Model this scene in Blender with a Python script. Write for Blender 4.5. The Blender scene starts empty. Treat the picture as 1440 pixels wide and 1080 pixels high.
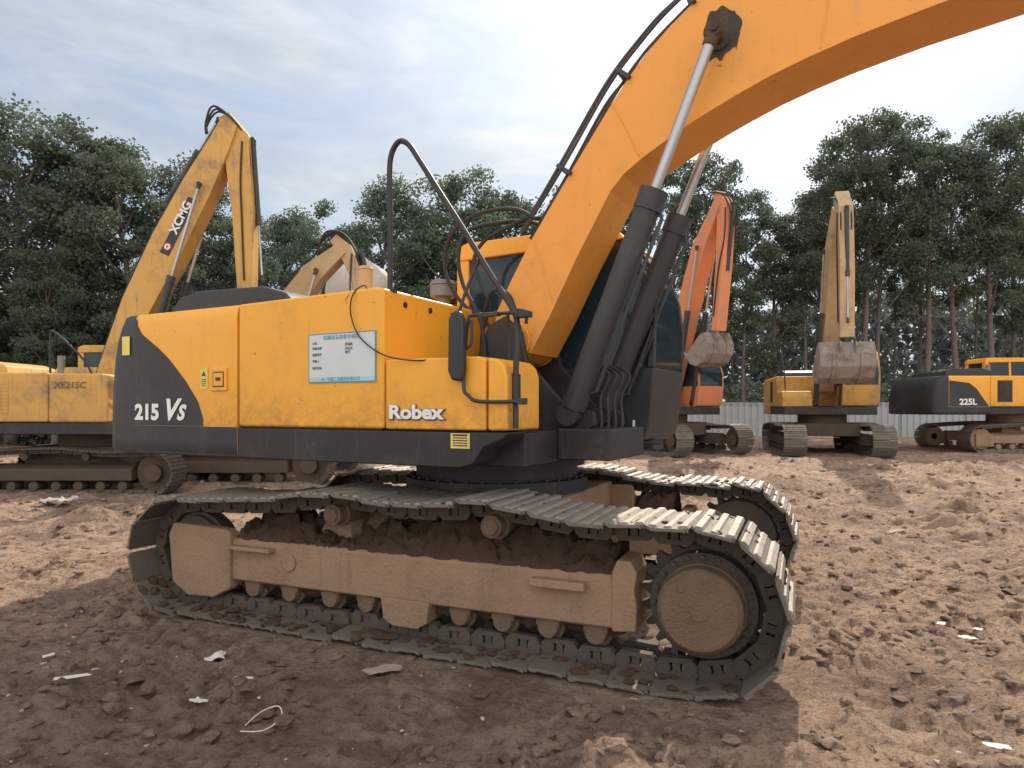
import bpy, math, random
import numpy as np
from mathutils import Vector, Matrix, noise, Euler
R=math.radians
scene=bpy.context.scene
col=scene.collection
random.seed(7)
SUN_AZ=R(21); SUN_EL=R(42)

# ------------------------------------------------------------------ materials
def new_mat(name):
    m=bpy.data.materials.new(name); m.use_nodes=True
    nt=m.node_tree; b=nt.nodes['Principled BSDF']
    return m,nt,b
def N(nt,t,**kw):
    n=nt.nodes.new(t)
    for k,v in kw.items(): setattr(n,k,v)
    return n
def noise_node(nt,vec,scale,detail=6,rough=.6,dist=0):
    n=N(nt,'ShaderNodeTexNoise'); n.inputs['Scale'].default_value=scale
    n.inputs['Detail'].default_value=detail; n.inputs['Roughness'].default_value=rough
    n.inputs['Distortion'].default_value=dist
    if vec is not None: nt.links.new(vec,n.inputs['Vector'])
    return n.outputs['Fac']
def ramp(nt,fac,p0,p1,c0=(0,0,0,1),c1=(1,1,1,1)):
    r=N(nt,'ShaderNodeValToRGB'); e=r.color_ramp.elements
    if p0>p1: p0,p1,c0,c1=p1,p0,c1,c0
    e[0].position=p0; e[1].position=p1; e[0].color=c0; e[1].color=c1
    nt.links.new(fac,r.inputs[0]); return r.outputs['Color']
def mixc(nt,fac,a,b,mode='MIX'):
    n=N(nt,'ShaderNodeMix',data_type='RGBA',blend_type=mode)
    for s,v in ((n.inputs[0],fac),(n.inputs[6],a),(n.inputs[7],b)):
        if isinstance(v,(int,float)): s.default_value=v
        elif isinstance(v,(tuple,list)): s.default_value=(v[0],v[1],v[2],1)
        else: nt.links.new(v,s)
    return n.outputs[2]
def mul(nt,a,b,op='MULTIPLY'):
    n=N(nt,'ShaderNodeMath',operation=op)
    for s,v in ((n.inputs[0],a),(n.inputs[1],b)):
        if isinstance(v,(int,float)): s.default_value=v
        else: nt.links.new(v,s)
    return n.outputs[0]
def bump(nt,b,h,strength,dist=.01):
    n=N(nt,'ShaderNodeBump'); n.inputs['Strength'].default_value=strength; n.inputs['Distance'].default_value=dist
    nt.links.new(h,n.inputs['Height']); nt.links.new(n.outputs[0],b.inputs['Normal'])
def paint(name,base,rough=.4,metal=0,dirt=(.17,.11,.07),amt=.5,streak=.35,low=None,bumps=.15,dist=.004,scale=1.6,chips=0.0,spec=.5):
    """weathered surface: base colour, patchy grime, vertical streaks, chips, mud towards the bottom"""
    m,nt,b=new_mat(name)
    tc=N(nt,'ShaderNodeTexCoord'); o=tc.outputs['Object']
    big=noise_node(nt,o,scale,8,.65)
    fine=noise_node(nt,o,scale*14,6,.7)
    mp=N(nt,'ShaderNodeMapping'); mp.inputs['Scale'].default_value=(9,9,.9); nt.links.new(o,mp.inputs[0])
    st=noise_node(nt,mp.outputs[0],1.5,6,.7)
    c=mixc(nt,mul(nt,big,.55),base,(base[0]*.80,base[1]*.72,base[2]*.66))
    g=mul(nt,ramp(nt,big,.5,.78),amt)
    g=mul(nt,g,ramp(nt,fine,.3,.65))
    c=mixc(nt,g,c,dirt)
    c=mixc(nt,mul(nt,ramp(nt,st,.55,.8),streak),c,dirt)
    if chips>0:
        ch=noise_node(nt,o,scale*9,4,.75,1.0)
        c=mixc(nt,mul(nt,ramp(nt,ch,.66,.69),chips),c,(.07,.045,.03))
    if low:
        z0,z1,a=low
        sx=N(nt,'ShaderNodeSeparateXYZ'); nt.links.new(o,sx.inputs[0])
        mr=N(nt,'ShaderNodeMapRange'); mr.inputs[1].default_value=z0; mr.inputs[2].default_value=z1
        mr.inputs[3].default_value=a; mr.inputs[4].default_value=0
        nt.links.new(sx.outputs[2],mr.inputs[0])
        c=mixc(nt,mul(nt,mr.outputs[0],ramp(nt,fine,.35,.6)),c,dirt)
    nt.links.new(c,b.inputs['Base Color'])
    rr=N(nt,'ShaderNodeMapRange'); rr.inputs[3].default_value=rough-.1; rr.inputs[4].default_value=min(1,rough+.3)
    nt.links.new(big,rr.inputs[0]); nt.links.new(rr.outputs[0],b.inputs['Roughness'])
    b.inputs['Metallic'].default_value=metal
    b.inputs['Specular IOR Level'].default_value=spec
    hh=mul(nt,fine,mul(nt,big,1.0,'ADD'))
    bump(nt,b,hh,bumps,dist)
    return m

YEL=paint('yellow_paint',(.92,.42,.032),.34,dirt=(.24,.14,.06),amt=.42,streak=.22,low=(1.35,1.75,.55),bumps=.05,chips=.7,scale=1.2)
YELB=paint('boom_paint',(.90,.38,.055),.36,dirt=(.36,.20,.09),amt=.7,streak=.22,bumps=.08,scale=1.1,chips=.7)
BLK=paint('black_paint',(.022,.024,.027),.40,dirt=(.13,.11,.09),amt=.55,streak=.28,bumps=.1)
BLKF=paint('black_frame_paint',(.022,.022,.024),.5,dirt=(.15,.105,.075),amt=.8,streak=.4,bumps=.3)
CYLB=paint('cylinder_black',(.036,.039,.043),.38,dirt=(.15,.13,.11),amt=.7,streak=.15,bumps=.08)
RUB=paint('rubber_hose',(.024,.024,.025),.55,dirt=(.12,.09,.07),amt=.6,bumps=.1)
CHR=paint('chrome_rod',(.46,.47,.49),.30,metal=.9,dirt=(.25,.22,.19),amt=.9,streak=.3,bumps=.03)
MUD=paint('muddy_frame',(.38,.255,.165),.82,dirt=(.19,.13,.09),amt=1.2,streak=.7,low=(.1,.5,.5),bumps=.7,dist=.018,scale=3.0,spec=.2)
MUDK=paint('dark_muddy_frame',(.12,.088,.066),.85,dirt=(.07,.05,.04),amt=.9,streak=.5,bumps=.8,dist=.015,scale=2.4,spec=.2)
MUDP=paint('packed_mud',(.22,.145,.103),.95,dirt=(.10,.065,.048),amt=1.0,bumps=1.0,dist=.06,scale=6,spec=.1)
SHOE=paint('track_steel',(.225,.195,.165),.44,metal=.45,dirt=(.19,.135,.096),amt=1.5,streak=.3,bumps=.9,dist=.012,scale=4.5,spec=.5)
SHOEW=paint('worn_track_steel',(.36,.325,.28),.34,metal=.6,dirt=(.20,.145,.10),amt=1.7,streak=.35,bumps=.7,dist=.01,scale=7,spec=.5)
SHOEK=paint('dark_track_steel',(.13,.105,.085),.6,metal=.2,dirt=(.12,.085,.06),amt=1.3,streak=.3,bumps=.6,dist=.012,scale=4.5)
SHOED=paint('track_link_steel',(.11,.092,.076),.52,metal=.35,dirt=(.18,.125,.085),amt=1.2,bumps=.8,dist=.012,scale=5)
RUST=paint('hub_rust',(.29,.20,.135),.85,dirt=(.15,.10,.07),amt=1.4,bumps=1.0,dist=.025,scale=5,spec=.2)
GREY=paint('grey_metal',(.22,.22,.21),.5,dirt=(.12,.1,.08),amt=.6,bumps=.2)
WHT=paint('white_vinyl',(.82,.82,.80),.5,dirt=(.4,.36,.3),amt=.3,streak=.1,bumps=.02,scale=6)
SHEETW=paint('sheet_white',(.62,.68,.69),.35,dirt=(.5,.5,.46),amt=.4,streak=.1,bumps=.02,scale=6)
SHEETB=paint('sheet_pale_blue',(.42,.62,.70),.4,dirt=(.4,.45,.46),amt=.3,streak=.1,bumps=.0,scale=6)
TXTB=paint('dark_print',(.05,.06,.08),.6,amt=.1,bumps=.0)
BRNT=paint('brown_print',(.20,.13,.07),.6,amt=.5,bumps=.0)
BLUE=paint('teal_blue_print',(.08,.32,.46),.5,amt=.2,bumps=.0)
STK=paint('yellow_sticker',(.85,.66,.16),.5,amt=.5,bumps=.0,scale=8)
STKR=paint('red_print',(.45,.05,.03),.5,amt=.5,bumps=.0)
OLDY=paint('old_yellow_paint',(.62,.35,.08),.5,dirt=(.24,.17,.115),amt=1.9,streak=1.3,low=(.9,1.7,.8),bumps=.15,scale=2.0,chips=.6)
ORNY=paint('brownish_yellow_paint',(.52,.36,.19),.6,dirt=(.28,.21,.16),amt=1.8,streak=1.3,bumps=.25,scale=2.2,chips=.7)
ORG=paint('orange_red_paint',(.76,.26,.10),.5,dirt=(.36,.26,.20),amt=2.0,streak=1.4,bumps=.15,scale=2.2,chips=.6)
BUCK=paint('bucket_steel',(.34,.285,.25),.7,metal=.2,dirt=(.16,.12,.09),amt=1.8,streak=1.2,bumps=.7,dist=.02,scale=3)
TARP=paint('white_sheet',(.60,.57,.51),.8,dirt=(.36,.31,.25),amt=.9,bumps=.6,dist=.05,scale=3)
FEN=paint('hoarding_metal',(.40,.43,.44),.5,dirt=(.30,.27,.23),amt=.8,streak=.7,bumps=.02,scale=.5)
SEAT=paint('seat_cloth',(.03,.03,.035),.9,amt=.2)
PAP=paint('litter_paper',(.66,.63,.58),.8,dirt=(.35,.27,.2),amt=.9,bumps=.3,scale=9)
WOODM=paint('debris_board',(.34,.27,.21),.9,dirt=(.2,.14,.1),amt=.9,bumps=.4,scale=6)
GRIME=paint('grease_grime',(.06,.048,.038),.7,dirt=(.30,.15,.05),amt=1.2,bumps=.6,dist=.01,scale=6)

def glass_mat():
    m,nt,b=new_mat('tinted_glass')
    b.inputs['Base Color'].default_value=(.035,.06,.075,1); b.inputs['Roughness'].default_value=.06
    tr=N(nt,'ShaderNodeBsdfTransparent'); tr.inputs[0].default_value=(.55,.68,.74,1)
    tc=N(nt,'ShaderNodeTexCoord'); f=noise_node(nt,tc.outputs['Object'],3,5,.6)
    mx=N(nt,'ShaderNodeMixShader'); nt.links.new(ramp(nt,f,.2,.8,(.40,.40,.40,1),(.65,.65,.65,1)),mx.inputs[0])
    nt.links.new(b.outputs[0],mx.inputs[2]); nt.links.new(tr.outputs[0],mx.inputs[1])
    nt.links.new(mx.outputs[0],nt.nodes['Material Output'].inputs[0])
    return m
GLS=glass_mat()

def leaf_mat(name,c1,c2,c3,tr=.35):
    m,nt,b=new_mat(name)
    tc=N(nt,'ShaderNodeTexCoord'); o=tc.outputs['Object']
    oi=N(nt,'ShaderNodeObjectInfo')
    n1=noise_node(nt,o,.45,4,.6); n2=noise_node(nt,o,3,3,.6)
    c=mixc(nt,ramp(nt,n1,.35,.65),c1,c2)
    c=mixc(nt,mul(nt,ramp(nt,n2,.50,.75),.6),c,c3)
    hs=N(nt,'ShaderNodeHueSaturation')
    mr=N(nt,'ShaderNodeMapRange'); mr.inputs[3].default_value=.75; mr.inputs[4].default_value=1.15
    nt.links.new(oi.outputs['Random'],mr.inputs[0]); nt.links.new(mr.outputs[0],hs.inputs['Value'])
    mr2=N(nt,'ShaderNodeMapRange'); mr2.inputs[3].default_value=.48; mr2.inputs[4].default_value=.525
    nt.links.new(oi.outputs['Random'],mr2.inputs[0]); nt.links.new(mr2.outputs[0],hs.inputs['Hue'])
    nt.links.new(c,hs.inputs['Color'])
    nt.links.new(hs.outputs[0],b.inputs['Base Color']); b.inputs['Roughness'].default_value=.8
    b.inputs['Specular IOR Level'].default_value=.1
    t=N(nt,'ShaderNodeBsdfTranslucent'); nt.links.new(hs.outputs[0],t.inputs[0])
    mx=N(nt,'ShaderNodeMixShader'); mx.inputs[0].default_value=tr
    nt.links.new(b.outputs[0],mx.inputs[1]); nt.links.new(t.outputs[0],mx.inputs[2])
    nt.links.new(mx.outputs[0],nt.nodes['Material Output'].inputs[0])
    return m
LEAF=leaf_mat('leaf_green',(.12,.155,.11),(.145,.18,.125),(.165,.195,.14),.45)
LEAFD=leaf_mat('leaf_dark',(.10,.13,.10),(.125,.15,.115),(.14,.165,.125),.35)
LEAFH=leaf_mat('leaf_far_haze',(.20,.235,.225),(.23,.26,.245),(.25,.275,.265),.4)  # distance haze painted into the leaf colour as a paler, bluer green
BARK=paint('bark',(.19,.17,.145),.95,dirt=(.11,.10,.08),amt=.9,streak=.6,bumps=.8,dist=.03,scale=3,spec=.1)

def ground_mat():
    m,nt,b=new_mat('muddy_earth')
    tc=N(nt,'ShaderNodeTexCoord'); o=tc.outputs['Object']
    a=noise_node(nt,o,.28,7,.6,.6); c2=noise_node(nt,o,1.5,9,.70,.3); f=noise_node(nt,o,9,9,.78); ff=noise_node(nt,o,45,5,.75)
    g=noise_node(nt,o,.8,6,.6,1.2)
    mp=N(nt,'ShaderNodeMapping'); mp.inputs['Rotation'].default_value=(0,0,R(-24)); mp.inputs['Scale'].default_value=(.8,5.5,1); nt.links.new(o,mp.inputs[0])
    sm=noise_node(nt,mp.outputs[0],1.6,7,.65,.8)
    c=mixc(nt,ramp(nt,a,.38,.62),(.58,.37,.25),(.46,.29,.20))
    c=mixc(nt,ramp(nt,c2,.42,.66),c,(.68,.48,.345))
    c=mixc(nt,mul(nt,ramp(nt,g,.52,.66),.6),c,(.29,.19,.145))
    c=mixc(nt,mul(nt,ramp(nt,c2,.49,.38),.75),c,(.22,.14,.105))
    c=mixc(nt,mul(nt,ramp(nt,sm,.53,.68),.5),c,(.26,.17,.13))
    c=mixc(nt,mul(nt,ramp(nt,sm,.46,.34),.4),c,(.70,.52,.39))
    c=mixc(nt,mul(nt,ramp(nt,f,.50,.38),.85),c,(.165,.107,.082))
    c=mixc(nt,mul(nt,ramp(nt,f,.56,.68),.6),c,(.70,.54,.42))
    c=mixc(nt,mul(nt,ramp(nt,ff,.58,.68),.5),c,(.64,.53,.44))
    c=mixc(nt,mul(nt,ramp(nt,ff,.46,.36),.65),c,(.12,.08,.063))
    # darker earth tone, fading outward, around and in front of the big machine
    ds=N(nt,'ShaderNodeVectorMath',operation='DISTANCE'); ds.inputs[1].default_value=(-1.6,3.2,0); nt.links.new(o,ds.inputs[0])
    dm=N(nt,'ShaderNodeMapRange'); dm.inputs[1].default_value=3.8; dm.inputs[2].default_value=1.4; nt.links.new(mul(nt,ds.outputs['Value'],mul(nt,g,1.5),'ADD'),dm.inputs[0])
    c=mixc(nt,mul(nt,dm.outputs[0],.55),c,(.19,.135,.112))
    nt.links.new(c,b.inputs['Base Color'])
    nt.links.new(ramp(nt,c2,.3,.6,(.55,.55,.55,1),(.97,.97,.97,1)),b.inputs['Roughness'])
    b.inputs['Specular IOR Level'].default_value=.22
    h=mul(nt,mul(nt,f,1.0),mul(nt,ff,.45),'ADD'); h=mul(nt,h,mul(nt,c2,1.3),'ADD')
    h=mul(nt,h,mul(nt,sm,.7),'ADD')
    bump(nt,b,h,1.0,.10)
    return m
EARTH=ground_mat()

# ------------------------------------------------------------------ mesh builder
class MB:
    def __init__(s): s.v=[];s.f=[];s.m=[]
    def add(s,vs,fs,mat=0,T=None):
        k=len(s.v)
        if T is not None: vs=[tuple(T@Vector(p)) for p in vs]
        s.v+= [tuple(p) for p in vs]; s.f+=[tuple(i+k for i in f) for f in fs]
        s.m+=(list(mat) if isinstance(mat,(list,tuple)) else [mat]*len(fs))
    def box(s,lo,hi,mat=0,T=None):
        (a,b,c),(d,e,f)=lo,hi
        s.add([(a,b,c),(d,b,c),(d,e,c),(a,e,c),(a,b,f),(d,b,f),(d,e,f),(a,e,f)],
              [(0,3,2,1),(4,5,6,7),(0,1,5,4),(1,2,6,5),(2,3,7,6),(3,0,4,7)],mat,T)
    def prism(s,prof,y0,y1,mat=0,T=None):
        A=sum(prof[i][0]*prof[(i+1)%len(prof)][1]-prof[(i+1)%len(prof)][0]*prof[i][1] for i in range(len(prof)))
        if A<0: prof=prof[::-1]
        n=len(prof)
        vs=[(x,y0,z) for x,z in prof]+[(x,y1,z) for x,z in prof]
        fs=[tuple(range(n)),tuple(range(2*n-1,n-1,-1))]
        fs+=[(i,n+i,n+(i+1)%n,(i+1)%n) for i in range(n)]
        s.add(vs,fs,mat,T)
    def prismx(s,prof,x0,x1,mat=0):
        A=sum(prof[i][0]*prof[(i+1)%len(prof)][1]-prof[(i+1)%len(prof)][0]*prof[i][1] for i in range(len(prof)))
        if A<0: prof=prof[::-1]
        n=len(prof)
        vs=[(x0,y,z) for y,z in prof]+[(x1,y,z) for y,z in prof]
        fs=[tuple(range(n-1,-1,-1)),tuple(range(n,2*n))]
        fs+=[(i,(i+1)%n,n+(i+1)%n,n+i) for i in range(n)]
        s.add(vs,fs,mat)
    def cyl(s,p0,p1,r,r1=None,n=20,mat=0):
        p0=Vector(p0);p1=Vector(p1); r1=r if r1 is None else r1
        d=(p1-p0).normalized(); a=d.orthogonal().normalized(); b=d.cross(a)
        vs=[];
        for p,rr in ((p0,r),(p1,r1)):
            for i in range(n):
                t=2*math.pi*i/n; vs.append(p+a*math.cos(t)*rr+b*math.sin(t)*rr)
        fs=[tuple(range(n-1,-1,-1)),tuple(range(n,2*n))]+[(i,(i+1)%n,n+(i+1)%n,n+i) for i in range(n)]
        s.add(vs,fs,mat)
    def tube(s,pts,r,n=8,mat=0,sub=5,radii=None):
        P=[Vector(p) for p in pts]
        if sub>1 and len(P)>2:
            Q=[];RR=[]
            for i in range(len(P)-1):
                p0=P[max(i-1,0)];p1=P[i];p2=P[i+1];p3=P[min(i+2,len(P)-1)]
                for k in range(sub):
                    t=k/sub
                    Q.append(.5*((2*p1)+(-p0+p2)*t+(2*p0-5*p1+4*p2-p3)*t*t+(-p0+3*p1-3*p2+p3)*t**3))
                    if radii: RR.append(radii[i]*(1-t)+radii[i+1]*t)
            Q.append(P[-1]); 
            if radii: RR.append(radii[-1]); radii=RR
            P=Q
        m=len(P); vs=[]; a=None
        for i,p in enumerate(P):
            d=(P[min(i+1,m-1)]-P[max(i-1,0)]).normalized()
            if a is None: a=d.orthogonal().normalized()
            else:
                a=(a-d*a.dot(d))
                a=a.normalized() if a.length>1e-6 else d.orthogonal().normalized()
            b=d.cross(a); rr=radii[i] if radii else r
            for k in range(n):
                t=2*math.pi*k/n; vs.append(p+a*math.cos(t)*rr+b*math.sin(t)*rr)
        fs=[]
        for i in range(m-1):
            for k in range(n):
                fs.append((i*n+k,i*n+(k+1)%n,(i+1)*n+(k+1)%n,(i+1)*n+k))
        fs.append(tuple(range(n-1,-1,-1))); fs.append(tuple(range((m-1)*n,m*n)))
        s.add(vs,fs,mat)
    def mesh(s,name,mats):
        me=bpy.data.meshes.new(name); me.from_pydata(s.v,[],s.f)
        for m in mats: me.materials.append(m)
        me.polygons.foreach_set('material_index',s.m)
        me.polygons.foreach_set('use_smooth',[True]*len(s.f))
        me.update()
        return me
    def obj(s,name,parent,mats,bevel=0,loc=None,rot=None,seg=2,label=None,ang=35):
        if not isinstance(mats,(list,tuple)): mats=[mats]
        me=s.mesh(name,mats)
        if not bevel: me.set_sharp_from_angle(angle=R(ang))
        o=bpy.data.objects.new(name,me); col.objects.link(o)
        if parent: o.parent=parent
        if loc: o.location=loc
        if rot: o.rotation_euler=rot
        if bevel:
            b=o.modifiers.new('bevel','BEVEL'); b.width=bevel; b.segments=seg; b.limit_method='ANGLE'; b.angle_limit=R(32); b.harden_normals=True
        if label: o['label']=label
        return o
def empty(name,loc,yaw,label,category,parent=None):
    e=bpy.data.objects.new(name,None); e.empty_display_size=.3; col.objects.link(e)
    e.location=loc; e.rotation_euler=(0,0,yaw)
    if label: e['label']=label; e['category']=category
    return e
def tgeom(text,size,shear=0,offset=0,align='LEFT',ext=0.0,sx=1):
    cu=bpy.data.curves.new('t','FONT'); cu.body=text; cu.size=size; cu.shear=shear; cu.offset=offset
    cu.align_x=align; cu.extrude=ext; cu.resolution_u=4
    o=bpy.data.objects.new('t',cu); col.objects.link(o)
    dg=bpy.context.evaluated_depsgraph_get()
    me=bpy.data.meshes.new_from_object(o.evaluated_get(dg))
    vs=[(v.co.x*sx,v.co.y,v.co.z) for v in me.vertices]; fs=[tuple(p.vertices) for p in me.polygons]
    bpy.data.objects.remove(o); bpy.data.meshes.remove(me)
    return vs,fs
def side_T(x,y,z,ang=0,sgn=1):
    return Matrix.Translation((x,y,z))@Matrix.Rotation(-ang,4,'Y')@Matrix.Rotation(R(90),4,'X')
def beam_profile(pts):
    up=[];dn=[]
    for i,(x,z,h) in enumerate(pts):
        a=Vector(pts[max(i-1,0)][:2]); b=Vector(pts[min(i+1,len(pts)-1)][:2])
        d=(b-a).normalized(); n=Vector((-d.y,d.x))
        up.append((x+n.x*h/2,z+n.y*h/2)); dn.append((x-n.x*h/2,z-n.y*h/2))
    return dn+up[::-1]
def arc(cx,cz,r,a0,a1,n):
    return [(cx+r*math.cos(a0+(a1-a0)*i/n),cz+r*math.sin(a0+(a1-a0)*i/n)) for i in range(n+1)]
phi=(1+5**.5)/2
ico=np.array([(-1,phi,0),(1,phi,0),(-1,-phi,0),(1,-phi,0),(0,-1,phi),(0,1,phi),(0,-1,-phi),(0,1,-phi),(phi,0,-1),(phi,0,1),(-phi,0,-1),(-phi,0,1)])/1.9
icf=[(0,11,5),(0,5,1),(0,1,7),(0,7,10),(0,10,11),(1,5,9),(5,11,4),(11,10,2),(10,7,6),(7,1,8),(3,9,4),(3,4,2),(3,2,6),(3,6,8),(3,8,9),(4,9,5),(2,4,11),(6,2,10),(8,6,7),(9,8,1)]

# ------------------------------------------------------------------ shared excavator pieces
def counterweight(parent,mats,rear_black=True,label=None):
    base=[(-1.575,-1.27),(-2.2,-1.27),(-2.81,-1.268),(-3.1,-1.255),(-3.22,-1.21),(-3.31,-1.10),(-3.36,-.8),(-3.4,-.4),(-3.41,0)]
    base=base+[(x,-y) for x,y in base[-2::-1]]
    lv=[(1.165,.93,.985),(1.2,1,1),(1.28,1,1),(1.4,1,1),(1.403,1,1),(1.7,.97,1),(1.95,.90,1),(2.12,.80,1),(2.25,.66,1),(2.32,.56,.99),(2.34,.48,.975)]
    mb=MB(); n=len(base)
    for z,k,w in lv:
        for x,y in base:
            xx=x if x>-2.81 else -2.81+(x+2.81)*k
            mb.v.append((xx,y*w,z))
    for j in range(len(lv)-1):
        for i in range(n-1):
            cx=(base[i][0]+base[i+1][0])/2
            bl=0
            if rear_black and (cx<-2.81 or lv[j][0]<1.4): bl=1
            mb.f.append((j*n+i,(j+1)*n+i,(j+1)*n+i+1,j*n+i+1)); mb.m.append(bl)
        mb.f.append((j*n+n-1,(j+1)*n+n-1,(j+1)*n,j*n)); mb.m.append(0)
    t=(len(lv)-1)*n
    mb.f.append(tuple(t+i for i in range(n-1,-1,-1))); mb.m.append(0)
    mb.f.append(tuple(range(n))); mb.m.append(0)
    return mb.obj('counterweight',parent,mats,label=label,ang=40)

def track_path(sx,sz,sr,ix,iz,ir,top):
    P=[(ix+.1+(sx-.02-ix-.1)*i/30, (iz-ir)+(sz-sr-iz+ir)*i/30) for i in range(31)]
    P+=arc(sx,sz,sr,-math.pi/2,math.pi/2,24)[1:]
    T=[(sx,sz+sr)]+top+[(ix,iz+ir)]
    for i in range(len(T)-1):
        p0=Vector(T[max(i-1,0)]);p1=Vector(T[i]);p2=Vector(T[i+1]);p3=Vector(T[min(i+2,len(T)-1)])
        for k in range(1,11):
            t=k/10; q=.5*((2*p1)+(-p0+p2)*t+(2*p0-5*p1+4*p2-p3)*t*t+(-p0+3*p1-3*p2+p3)*t**3); P.append((q.x,q.y))
    P+=arc(ix,iz,ir,math.pi/2,3*math.pi/2,24)[1:]
    return P
def resample(P,n):
    P=P+[P[0]]; L=[0]
    for i in range(len(P)-1): L.append(L[-1]+math.dist(P[i],P[i+1]))
    out=[]
    for k in range(n):
        s=L[-1]*(k+.35)/n; i=max(j for j in range(len(L)) if L[j]<=s); i=min(i,len(P)-2)
        t=(s-L[i])/max(1e-9,L[i+1]-L[i]); 
        x=P[i][0]*(1-t)+P[i+1][0]*t; z=P[i][1]*(1-t)+P[i+1][1]*t
        out.append((x,z))
    res=[]
    for k in range(n):
        a=out[k-1];b=out[(k+1)%n]; res.append((out[k][0],out[k][1],math.atan2(b[1]-a[1],b[0]-a[0])))
    return res,L[-1]/n
def shoe_geom(mb,p,W=.345):
    h=p/2*.94
    prof=[(-h,.006),(-h*.9,0),(h*.86,0),(h*1.08,-.014),(h*1.08,-.030),(h*.86,-.017),(-h*.9,-.017),(-h,-.012)]
    mb.prism(prof,-W+.02,W-.02,0)
    for sg in (-1,1):
        mb.prism([(x*.86,z) for x,z in prof],min(sg*(W-.02),sg*W),max(sg*(W-.02),sg*W),0)
    for gx,hh,wd in ((-h*.76,.016,.030),(-h*.02,.012,.026),(h*.74,.016,.030)):
        mb.prism([(gx-wd,-.0165),(gx-wd*.55,-.0165-hh),(gx+wd*.55,-.0165-hh),(gx+wd,-.0165)],-W+.021,W-.021,2)
    for y in (-.085,.085):
        o=.018 if y>0 else -.018
        mb.prism([(-h-.01,.035),(-h-.0,.001),(h+.0,.001),(h+.01,.035)],y-.022+o*.3,y+.022+o*.3,1)
        mb.prism([(-h*.95,.080),(h*.95,.080),(h*.80,.108),(-h*.80,.108)],y-.026,y+.026,1)
        mb.cyl((-h*.68,y-.032,.056),(-h*.68,y+.032,.056),.043,n=14,mat=1)
        mb.cyl((h*.68,y-.032,.056),(h*.68,y+.032,.056),.043,n=14,mat=1)
        mb.box((-.022,y-.02,.03),(.022,y+.02,.085),1)

def cab_front(x1,z0,z1):
    zb=z0+.62
    return [(x1,z0+.14),(x1+.045,zb),(x1+.055,zb+.35),(x1+.02,z1-.55),(x1-.08,z1-.28),(x1-.2,z1-.12)]
def handle_cab(parent,x0,x1,y0,y1,z0,z1,rearM,lowM,glassM,label=None,seat=False,rf=None):
    rf=rf if rf is not None else rearM
    zb=z0+.62; F=cab_front(x1,z0,z1)
    mb=MB()
    mb.prism([(x0,z0),(x1-.16,z0),(x1-.05,z0+.04),F[0],F[1],(x0,zb)],y0,y1,1)
    xr=F[5][0]
    mb.prism([(x0-.01,z1-.16),(xr+.01,z1-.13),(xr-.04,z1-.07),(xr-.15,z1-.015),(xr-.35,z1),(x0+.12,z1),(x0+.02,z1-.04)],y0-.015,y1+.015,2)
    t=.055; xm=x0+(x1-x0)*.46
    for y in (y0,y1-t):
        mb.prism([(x0,zb-.001),(x0+.13,zb-.001),(x0+.13,z1-.15),(x0,z1-.15)],y,y+t,0)
        for i in range(1,5):
            (a,b),(c,d)=F[i],F[i+1]
            mb.prism([(a-.06,b-.002),(a,b-.002),(c,d+.002),(c-.06,d+.002)],y,y+t,1)
        mb.prism([(xm,zb-.001),(xm+.075,zb-.001),(xm+.05,z1-.15),(xm-.02,z1-.15)],y,y+t,1)
    mb.box((x0,y0+.055,zb),(x0+.05,y0+.15,z1-.15),0); mb.box((x0,y1-.15,zb),(x0+.05,y1-.055,z1-.15),0)
    cab=mb.obj('cab',parent,[rearM,lowM,rf],bevel=.014,label=label)
    for y in (y0+.02,y1-.028):
        g=MB(); g.prism([(x0+.12,zb),(xm+.01,zb),(xm-.01,z1-.15),(x0+.12,z1-.15)],y,y+.008,0); g.obj('window',cab,[glassM])
        g=MB(); g.prism([(xm+.06,zb)]+[(a-.05,b) for a,b in F[1:]]+[(xm+.04,z1-.15)],y,y+.008,0); g.obj('window',cab,[glassM])
    g=MB(); pl=[(a-.010,b) for a,b in F[1:]]; g.prism(pl+[(a-.008,b) for a,b in pl[::-1]],y0+.055,y1-.055,0)
    g.obj('windscreen',cab,[glassM])
    g=MB(); g.box((x0+.015,y0+.14,zb+.15),(x0+.023,y1-.14,z1-.2),0); g.obj('rear_window',cab,[glassM])
    if seat:
        s=MB(); s.box((x0+.45,y0+.25,z0+.62),(x0+.95,y1-.25,z0+.78)); s.prism([(x0+.38,z0+.7),(x0+.5,z0+.7),(x0+.4,z0+1.4),(x0+.3,z0+1.4)],y0+.27,y1-.27)
        s.obj('seat',cab,[SEAT],bevel=.04)
    return cab

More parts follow.
